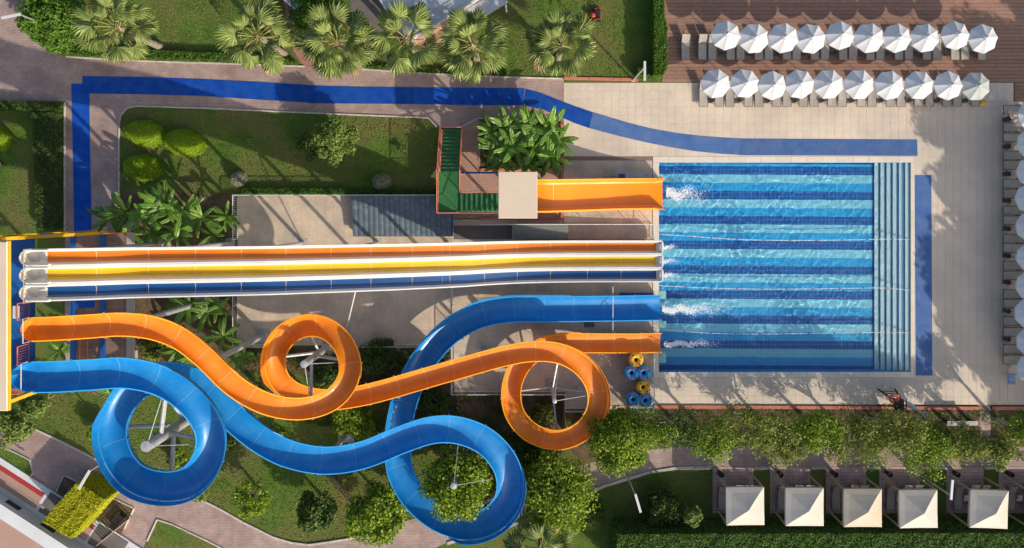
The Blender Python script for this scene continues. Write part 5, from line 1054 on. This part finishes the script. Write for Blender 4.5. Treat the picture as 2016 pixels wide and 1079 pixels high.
def palm(label, px, py, Rpx, h, nf=30):
    SEED[0] += 1; rng = random.Random(SEED[0]); nf += rng.choice((-7, -4, 0, 4)); h *= rng.uniform(.9, 1.1); c = P(px, py, h); Rm = Rpx * (H - h) / (H * S); sc = Rm / 1.85
    t = thing('fan_palm', label, 'palm tree', (c.x, c.y, 0), 'fan palms'); b = Vector((c.x, c.y, 0))
    m = MB(); nseg = 16; m.tube([b + Vector((0, 0, h * i / nseg)) for i in range(nseg + 1)], [(0.26 - 0.08 * i / nseg) * (1.0 + (0.10 if i % 2 else 0.0)) for i in range(nseg + 1)], 10); obj('trunk', m, MT['bark'], t)
    obj('crown_heart', MB().lathe((c.x, c.y, h - 0.35), [(0.17, 0), (0.24, 0.2), (0.16, 0.45), (0.03, 0.7)], 10), MT['palmdry'], t)
    for k in range(nf):
        f = k / (nf - 1); az = k * 2.39996 + rng.uniform(-.3, .3); el = 1.2 - 1.7 * f ** 0.8 + rng.uniform(-.12, .12); dry = f > 0.88
        fo = link('frond', DRY if dry else FANS[rng.randrange(4)], t); s1 = sc * rng.uniform(0.85, 1.1) * (0.72 if f < 0.12 else 1.0)
        fo.matrix_parent_inverse = MW(t).inverted(); fo.location = (c.x, c.y, h + 0.05 - 0.35 * f); fo.rotation_euler = (rng.uniform(-.6, .6), -el, az); fo.scale = (s1, s1, s1)
        rb = bpy.data.objects.new('petiole', RIB); COL.objects.link(rb); rb.parent = fo
    return t
palm('pale fan palm at the left beside the big leafy bush', 232, 55, 76, 5.2); palm('fan palm standing over the kerb left of the red path', 508, 72, 76, 5.2); palm('fan palm just right of the red path', 664, 82, 76, 5.0); palm('fan palm in front of the grey bar roof', 800, 76, 76, 5.2); palm('fan palm at the right of the palm row beside the open lawn', 930, 88, 72, 5.0); palm('lone fan palm in the middle of the upper lawn', 1105, 88, 72, 5.0); palm('fan palm half cut by the bottom edge', 1066, 1082, 72, 3.2)
# ---------------------------------------------------------------- banana plants
def banana_leaf(seed, L=2.15, W_=0.27):
    rng = np.random.RandomState(seed); m = MB(); n = 14; droop = rng.uniform(0.35, 0.9); vs = []
    for i in range(n + 1):
        f = i / n; w = W_ * math.sin(math.pi * min(1, f * 0.93 + 0.05)) ** 0.55 * (1 if f < .96 else .4); x = L * (f - 0.10 * droop * f * f); z = 0.55 * L * f * (1 - droop * f * 0.95); jl, jr = rng.uniform(.86, 1.06, 2)
        if rng.rand() < 0.18: jl *= 0.75
        if rng.rand() < 0.18: jr *= 0.75
        vs += [(x, -w * jl, z - 0.10 * w + rng.uniform(-.03, .03)), (x, -w * .5, z + .045), (x, 0, z), (x, w * .5, z + .045), (x, w * jr, z - 0.10 * w + rng.uniform(-.03, .03))]
    m.add(vs, [(i * 5 + j, i * 5 + j + 1, i * 5 + 6 + j, i * 5 + 5 + j) for i in range(n) for j in range(4)])
    me = m.mesh('leaf', MT['banana'], True); r = MB().tube([(-.25, 0, -.18)] + [(vs[i * 5 + 2][0], 0, vs[i * 5 + 2][2] + .012) for i in range(0, n + 1, 2)], [0.035, .03] + [0.022 - 0.0025 * i for i in range(n // 2)], 4).mesh('midrib', MT['bananarib'])
    return me, r
BL = [banana_leaf(s_) for s_ in (11, 12, 13, 14, 15)]
def banana(label, px, py, h, nl, sc, group):
    SEED[0] += 1; rng = random.Random(SEED[0]); h *= .85; sc *= .86; c = P(px, py, h); t = thing('banana_plant', label, 'banana plant', (c.x, c.y, 0), group)
    obj('stem', MB().tube([(c.x, c.y, 0), (c.x + .03, c.y, h * .6), (c.x, c.y, h)], [0.14, .11, .07], 8), MT['stem'], t, True); a0 = rng.uniform(0, 6.28)
    for k in range(nl + 3):
        me, r = BL[rng.randrange(5)]; o = link('leaf', me, t); s1 = sc * rng.uniform(.72, 1.12); o.location = (c.x + math.cos(a0) * .03, c.y, h - .05 + .05 * (k % 3)); o.rotation_euler = (rng.uniform(-.4, .4), rng.uniform(-.45, .35), a0 + k * 2.4 + rng.uniform(-.3, .3)); o.scale = (s1, s1 * rng.uniform(.85, 1.15), s1)
        q = bpy.data.objects.new('midrib', r); COL.objects.link(q); q.parent = o
for i, (x, y, h, n, s_, lab) in enumerate(((968, 258, 2.3, 8, .95, 'at the upper left of the clump beside the small tower'), (1000, 250, 2.6, 8, 1.0, 'second along the top of the clump beside the small tower'), (1040, 252, 2.7, 9, 1.0, 'top centre of the clump beside the small tower'), (1078, 252, 2.7, 8, 1.0, 'near the top right of the clump by the mat bend'), (1100, 275, 2.4, 8, .95, 'at the right edge of the clump over the deck'), (975, 290, 2.2, 8, .95, 'at the left middle of the clump beside the brick terrace'), (1012, 288, 2.5, 9, 1.0, 'in the centre left of the clump by the small tower'), (1052, 290, 2.4, 9, 1.0, 'in the centre right of the clump by the small tower'), (1085, 308, 2.2, 8, .9, 'at the lower right of the clump by the small tower'), (1040, 318, 2.0, 8, .85, 'at the bottom of the clump touching the beige roof'), (990, 318, 1.7, 7, .8, 'low at the bottom left of the clump by the blue beam'))):
    banana('banana plant ' + lab, x, y, h, n, s_, 'banana clump beside the small tower')
for i, (x, y, h, n, s_, lab) in enumerate(((215, 430, 2.4, 7, .85, 'nearest the blue mat by the start tower'), (252, 418, 2.8, 8, 1.0, 'second from the mat above the racing slide'), (290, 425, 2.8, 8, 1.0, 'third from the mat above the racing slide'), (328, 408, 3.0, 8, 1.05, 'tallest in the bed above the racing slide'), (358, 420, 2.8, 8, 1.05, 'with upright leaves in the bed above the racing slide'), (300, 458, 2.2, 7, .85, 'low beside the racing slide in the left bed'), (352, 455, 2.4, 7, .9, 'overhanging the racing slide edge in the left bed'), (398, 428, 2.4, 7, .9, 'thin one right of centre in the left bed'), (444, 428, 2.2, 5, .8, 'leaning over the slab railing in the left bed'), (418, 462, 1.6, 5, .7, 'small one near the slab corner in the left bed'), (252, 462, 2.0, 6, .75, 'bushy one beside the yellow tower column'))):
    banana('banana plant ' + lab, x, y, h, n, s_, 'banana bed beside the start tower')
for i, (x, y, h, n, s_, lab) in enumerate(((372, 598, 2.2, 7, .9, 'between the racing slide and orange flume, leftmost'), (408, 615, 2.0, 7, .85, 'between the racing slide and orange flume, middle'), (440, 662, 1.9, 6, .8, 'beside the slanted support post'), (385, 700, 2.0, 7, .95, 'between the orange and blue flumes'), (350, 690, 1.6, 6, .8, 'low under the orange bend near the blue flume'), (478, 700, 1.6, 6, .75, 'small under the orange flume by the slab edge'), (430, 600, 1.6, 6, .7, 'small one tucked under the racing slide edge'), (120, 690, 1.5, 6, .7, 'small one inside the start tower legs'), (218, 775, 1.8, 6, .7, 'beside the first blue loop'))):
    banana('banana plant ' + lab, x, y, h, n, s_, 'banana plants among the flumes')
# ---------------------------------------------------------------- trees
TR = 'trees below the pool deck'
tree('leafy tree filling the inside of the lower blue loop', 900, 950, 78, 5.2, 'leaf', ncl=46, per=190, leaf=0.17, trunk=.14)
tree('large bright tree right of the lower blue loop', 1092, 968, 86, 3.4, 'leaf', ncl=50, per=200, leaf=0.17, trunk=.14, group=TR)
tree('bright leafy tree beneath the second orange loop', 1222, 866, 72, 3.2, 'leaf', ncl=44, per=180, leaf=0.17, group=TR)
tree('dark leafy tree between the blue and orange lower loops', 1030, 896, 36, 1.4, 'leafdark', ncl=20, per=130, squash=.35, group=TR)
tr_row = [(1270, 862, 58, 'leaf', 'first'), (1335, 858, 60, 'leafdark', 'second'), (1400, 866, 56, 'leaf', 'third'), (1470, 852, 58, 'leafolive', 'fourth'), (1540, 868, 56, 'leafolive', 'fifth'), (1610, 856, 58, 'leaf', 'sixth'), (1690, 876, 60, 'leafolive', 'seventh'), (1762, 862, 56, 'leafolive', 'eighth'), (1822, 884, 62, 'leaf', 'ninth'), (1888, 882, 60, 'leafolive', 'tenth'), (1968, 888, 52, 'leafolive', 'eleventh'), (2020, 850, 44, 'leaf', 'twelfth')]
for x, y, r, mt, o_ in tr_row: tree(f'{o_} tree from the left in the row below the pool deck', x, y - 7 + random.uniform(-9, 9), r * random.uniform(.86, 1.16), random.uniform(3.7, 4.7), mt, ncl=22, per=random.choice((85, 105, 130)), leaf=0.12, trunk=.13, group=TR, bark='palebark', crad=.30, shell=.30, ex=1.12)
tree('bright tree with long shadow at the bottom by the lower blue loop', 742, 1015, 66, 4.2, 'leaf', ncl=34, per=170)
tree('dark rounded tree on the lawn below the blue sag', 622, 1003, 46, 3.2, 'leafdark', ncl=26, per=150)
tree('thin airy sapling on the lawn left of the dark tree', 492, 982, 44, 3.0, 'leaf', ncl=18, per=75, leaf=.14, sparse=True)
tree('yellowish young tree left of the start tower base', 22, 838, 46, 3.6, 'leaflight', ncl=20, per=110, leaf=.16); tree('leafy shrub beside the yellow tower post at the lawn edge', 75, 792, 34, 2.2, 'leaflight', ncl=14, per=110, leaf=.15, name='shrub', cat='shrub')
tree('round bright tree on the upper island lawn', 660, 276, 50, 2.8, 'leaflight', ncl=36, per=150, leaf=.16, trunk=.09); tree('thin dark shrub left of the round lawn tree', 612, 292, 34, 1.6, 'leafdark', ncl=12, per=50, leaf=.14, name='shrub', cat='shrub')
tree('large bright leafy bush in the top left corner', 112, 45, 66, 3.0, 'leafhedge', ncl=60, per=210, leaf=.20, name='large_bush', cat='bush', zc=1.3, squash=.8); tree('dense green bush at the top edge beside the red path', 625, 22, 60, 3.0, 'leafhedge', ncl=50, per=190, leaf=.19, name='large_bush', cat='bush', zc=1.3, squash=.8)
tree('leafy shrub inside the first blue loop', 350, 903, 26, 1.4, 'leaf', ncl=12, per=70, leaf=.13, name='shrub', cat='shrub', zc=.7); tree('pale shrub at the outside of the first blue loop', 392, 968, 24, 1.6, 'leaflight', ncl=12, per=80, leaf=.14, name='shrub', cat='shrub', zc=.8); tree('leafy shrub left of the first blue loop', 196, 852, 24, 1.6, 'leaf', ncl=12, per=80, leaf=.14, name='shrub', cat='shrub', zc=.8)
tree('dark shrub beside the lamp on the shaded lawn', 1302, 1003, 46, 1.8, 'leafdark', ncl=30, per=120, leaf=.15, name='shrub', cat='shrub', zc=.9); tree('grey-green shrub between the bright tree and the lower blue loop', 790, 985, 34, 2.4, 'leafgrey', ncl=16, per=110, leaf=.14, name='shrub', cat='shrub')
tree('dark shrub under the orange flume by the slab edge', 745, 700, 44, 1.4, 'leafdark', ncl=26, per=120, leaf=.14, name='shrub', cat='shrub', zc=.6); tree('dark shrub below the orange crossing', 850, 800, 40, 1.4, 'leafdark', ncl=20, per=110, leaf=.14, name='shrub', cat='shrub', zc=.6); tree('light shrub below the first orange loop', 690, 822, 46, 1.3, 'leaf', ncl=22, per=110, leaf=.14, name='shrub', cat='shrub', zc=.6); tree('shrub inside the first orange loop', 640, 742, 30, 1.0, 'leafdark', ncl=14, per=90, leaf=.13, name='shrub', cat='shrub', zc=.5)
# ---------------------------------------------------------------- clipped bushes and hedges
ball_bush('yellow-green clipped mound at the path corner', 281, 262, 42, 27, 1.6, 'leafgold', rot=-.15); ball_bush('yellow-green clipped mound joined on its right', 358, 280, 41, 27, 1.6, 'leafgold', rot=-.2); ball_bush('lone round yellow-green clipped mound below the pair', 275, 330, 37, 27, 1.5, 'leafgold', rot=-.1); ball_bush('yellow-green clipped mound cut by the left edge', -8, 272, 20, 24, 1.4, 'leafgold')
ball_bush('grey-green clipped ball at the right of the island lawn', 750, 357, 19, 17, 1.1, 'leafgrey', leaf=.06, dens=1500); ball_bush('grey-green clipped ball near the slab corner', 468, 352, 16, 16, 1.0, 'leafgrey', leaf=.06, dens=1500); ball_bush('small round green bush at the bottom, left of a pair', 1112, 1032, 22, 22, 1.2, 'leaflight'); ball_bush('larger round green bush at the bottom, right of a pair', 1167, 1022, 26, 26, 1.4, 'leaflight'); tree('small bright round bush raised into the sun above the shaded lawn', 1364, 1016, 21, 3.4, 'leaflight', ncl=22, per=90, leaf=.12, zc=2.6, trunk=.05)  # last one: bush built as a raised tree so its crown catches sun
for lab, x, y in (('small seedling on the left of the island lawn', 494, 278), ('small seedling at the right of the island lawn', 789, 292)): tree(lab, x, y, 11, .5, 'leaflight', ncl=6, per=16, leaf=.11, name='seedling', cat='seedling', zc=.3, trunk=.015)
hedge_box('square clipped hedge block in the lower left planter', [(186, 929), (242, 961), (177, 1035), (121, 1002)], 2.2, 'leafyellow', 700, .12)
hedge_box('tall clipped hedge strip between the lawn and timber deck', [(1280, -60), (1300, -60), (1301, 40), (1307, 60), (1307, 140), (1298, 156), (1280, 156)], 1.5, 'leafhedge', 600, .11); hedge_box('low clipped hedge corner at the lamp post', [(1252, 138), (1279, 136), (1279, 157), (1252, 154)], 0.9, 'leafhedge', 600, .11)
hedge_box('low clipped hedge along the upper edge of the slide slab', [(480, 370), (870, 373), (870, 382), (480, 382)], 0.45, 'leafhedge', 420, .12); hedge_box('long low hedge along the kerb in the upper left', [(95, 96), (140, 92), (300, 100), (440, 108), (560, 113), (590, 128), (440, 123), (300, 119), (130, 110)], 0.6, 'leafhedge', 330, .12); hedge_box('hedge along the top of the left lawn', [(-40, 200), (126, 203), (126, 222), (-40, 217)], 0.7, 'leafdark', 420, .12); hedge_box('hedge along the right side of the left lawn', [(76, 224), (126, 224), (126, 452), (84, 452)], 0.8, 'leafdark', 330, .13)
hedge_box('tall dark hedge along the bottom edge below the gazebos', [(1205, 1020), (2120, 1018), (2120, 1110), (1205, 1110)], 2.6, 'leafhedge', 330, .14); hedge_box('low hedge along the kerb before the palm row', [(636, 122), (720, 126), (860, 136), (1000, 140), (1000, 150), (860, 145), (720, 135), (636, 131)], .35, 'leafhedge', 330, .12)
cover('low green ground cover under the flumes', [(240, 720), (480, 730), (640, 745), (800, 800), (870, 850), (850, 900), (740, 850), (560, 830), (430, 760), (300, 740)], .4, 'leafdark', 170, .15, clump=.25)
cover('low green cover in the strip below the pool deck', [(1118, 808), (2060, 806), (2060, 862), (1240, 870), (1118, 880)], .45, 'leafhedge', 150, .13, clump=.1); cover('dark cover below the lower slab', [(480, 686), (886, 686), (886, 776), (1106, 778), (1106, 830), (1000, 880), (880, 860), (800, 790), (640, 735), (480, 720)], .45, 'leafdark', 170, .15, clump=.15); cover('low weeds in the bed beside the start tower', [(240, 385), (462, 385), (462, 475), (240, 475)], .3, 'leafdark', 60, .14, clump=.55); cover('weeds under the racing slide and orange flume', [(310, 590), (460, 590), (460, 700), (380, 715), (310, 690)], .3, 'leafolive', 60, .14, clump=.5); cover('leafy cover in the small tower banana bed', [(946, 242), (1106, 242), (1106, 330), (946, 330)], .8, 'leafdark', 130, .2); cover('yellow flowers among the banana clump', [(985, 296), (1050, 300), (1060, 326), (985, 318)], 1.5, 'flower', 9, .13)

for i, (gx, gy, r_, h_) in enumerate(((2150, 520, 100, 9.5), (2190, 640, 110, 10), (2160, 780, 105, 9.5), (2200, 900, 115, 10.5), (2235, 400, 100, 10.5), (2270, 1010, 110, 11), (2290, 250, 95, 10))):
    z_ = h_ * .68; q = G(gx, gy); k = H / (H - z_); tree(f'tall leafy tree beyond the right edge of the deck, {ORD[i]} in its belt', NX + (gx - NX) * k, NY + (gy - NY) * k, r_, h_, 'leafdark', ncl=36, per=130, leaf=.32, trunk=.25, group='tall trees right of the pool deck', name='tall_tree')

for lab, q in (('mown grass of the island lawn', [(242, 214), (400, 216), (600, 225), (842, 236), (858, 254), (858, 368), (480, 368), (466, 378), (242, 378)]), ('mown grass of the upper left lawn', [(150, -40), (560, -40), (575, 105), (300, 96), (150, 90)]), ('mown grass of the upper middle lawn', [(640, 60), (760, 80), (960, 30), (960, 140), (720, 122), (640, 118)]), ('mown grass of the lawn beside the timber deck', [(960, -40), (1280, -40), (1280, 134), (1250, 150), (1000, 146), (960, 140)]), ('mown grass of the left lawn', [(-40, 222), (76, 222), (84, 455), (-40, 470)]),
               ('mown grass of the lawn under the flumes', [(-30, 720), (128, 735), (240, 730), (430, 770), (560, 840), (740, 860), (860, 905), (1000, 905), (1110, 870), (1110, 910), (900, 995), (690, 1056), (610, 1066), (540, 1052), (430, 995), (230, 920), (40, 825)]), ('mown grass of the shaded lawn', [(1190, 962), (1290, 932), (1400, 926), (1402, 1016), (1180, 1030), (1100, 1010)])):
    cover(lab, q, .05, 'grass', 42, .12, cat='grass', name='grass')

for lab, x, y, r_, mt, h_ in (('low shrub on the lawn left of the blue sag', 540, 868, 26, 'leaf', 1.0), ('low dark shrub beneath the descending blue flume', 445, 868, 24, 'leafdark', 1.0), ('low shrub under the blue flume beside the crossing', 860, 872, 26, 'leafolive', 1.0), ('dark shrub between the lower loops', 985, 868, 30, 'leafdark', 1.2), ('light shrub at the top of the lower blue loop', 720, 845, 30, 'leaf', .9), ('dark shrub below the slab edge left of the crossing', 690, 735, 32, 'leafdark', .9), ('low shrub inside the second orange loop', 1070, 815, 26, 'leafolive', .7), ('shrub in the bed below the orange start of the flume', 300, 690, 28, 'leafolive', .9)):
    tree(lab, x, y, r_, h_, mt, ncl=12, per=80, leaf=.13, name='shrub', cat='shrub', zc=h_ * .5, trunk=.03)
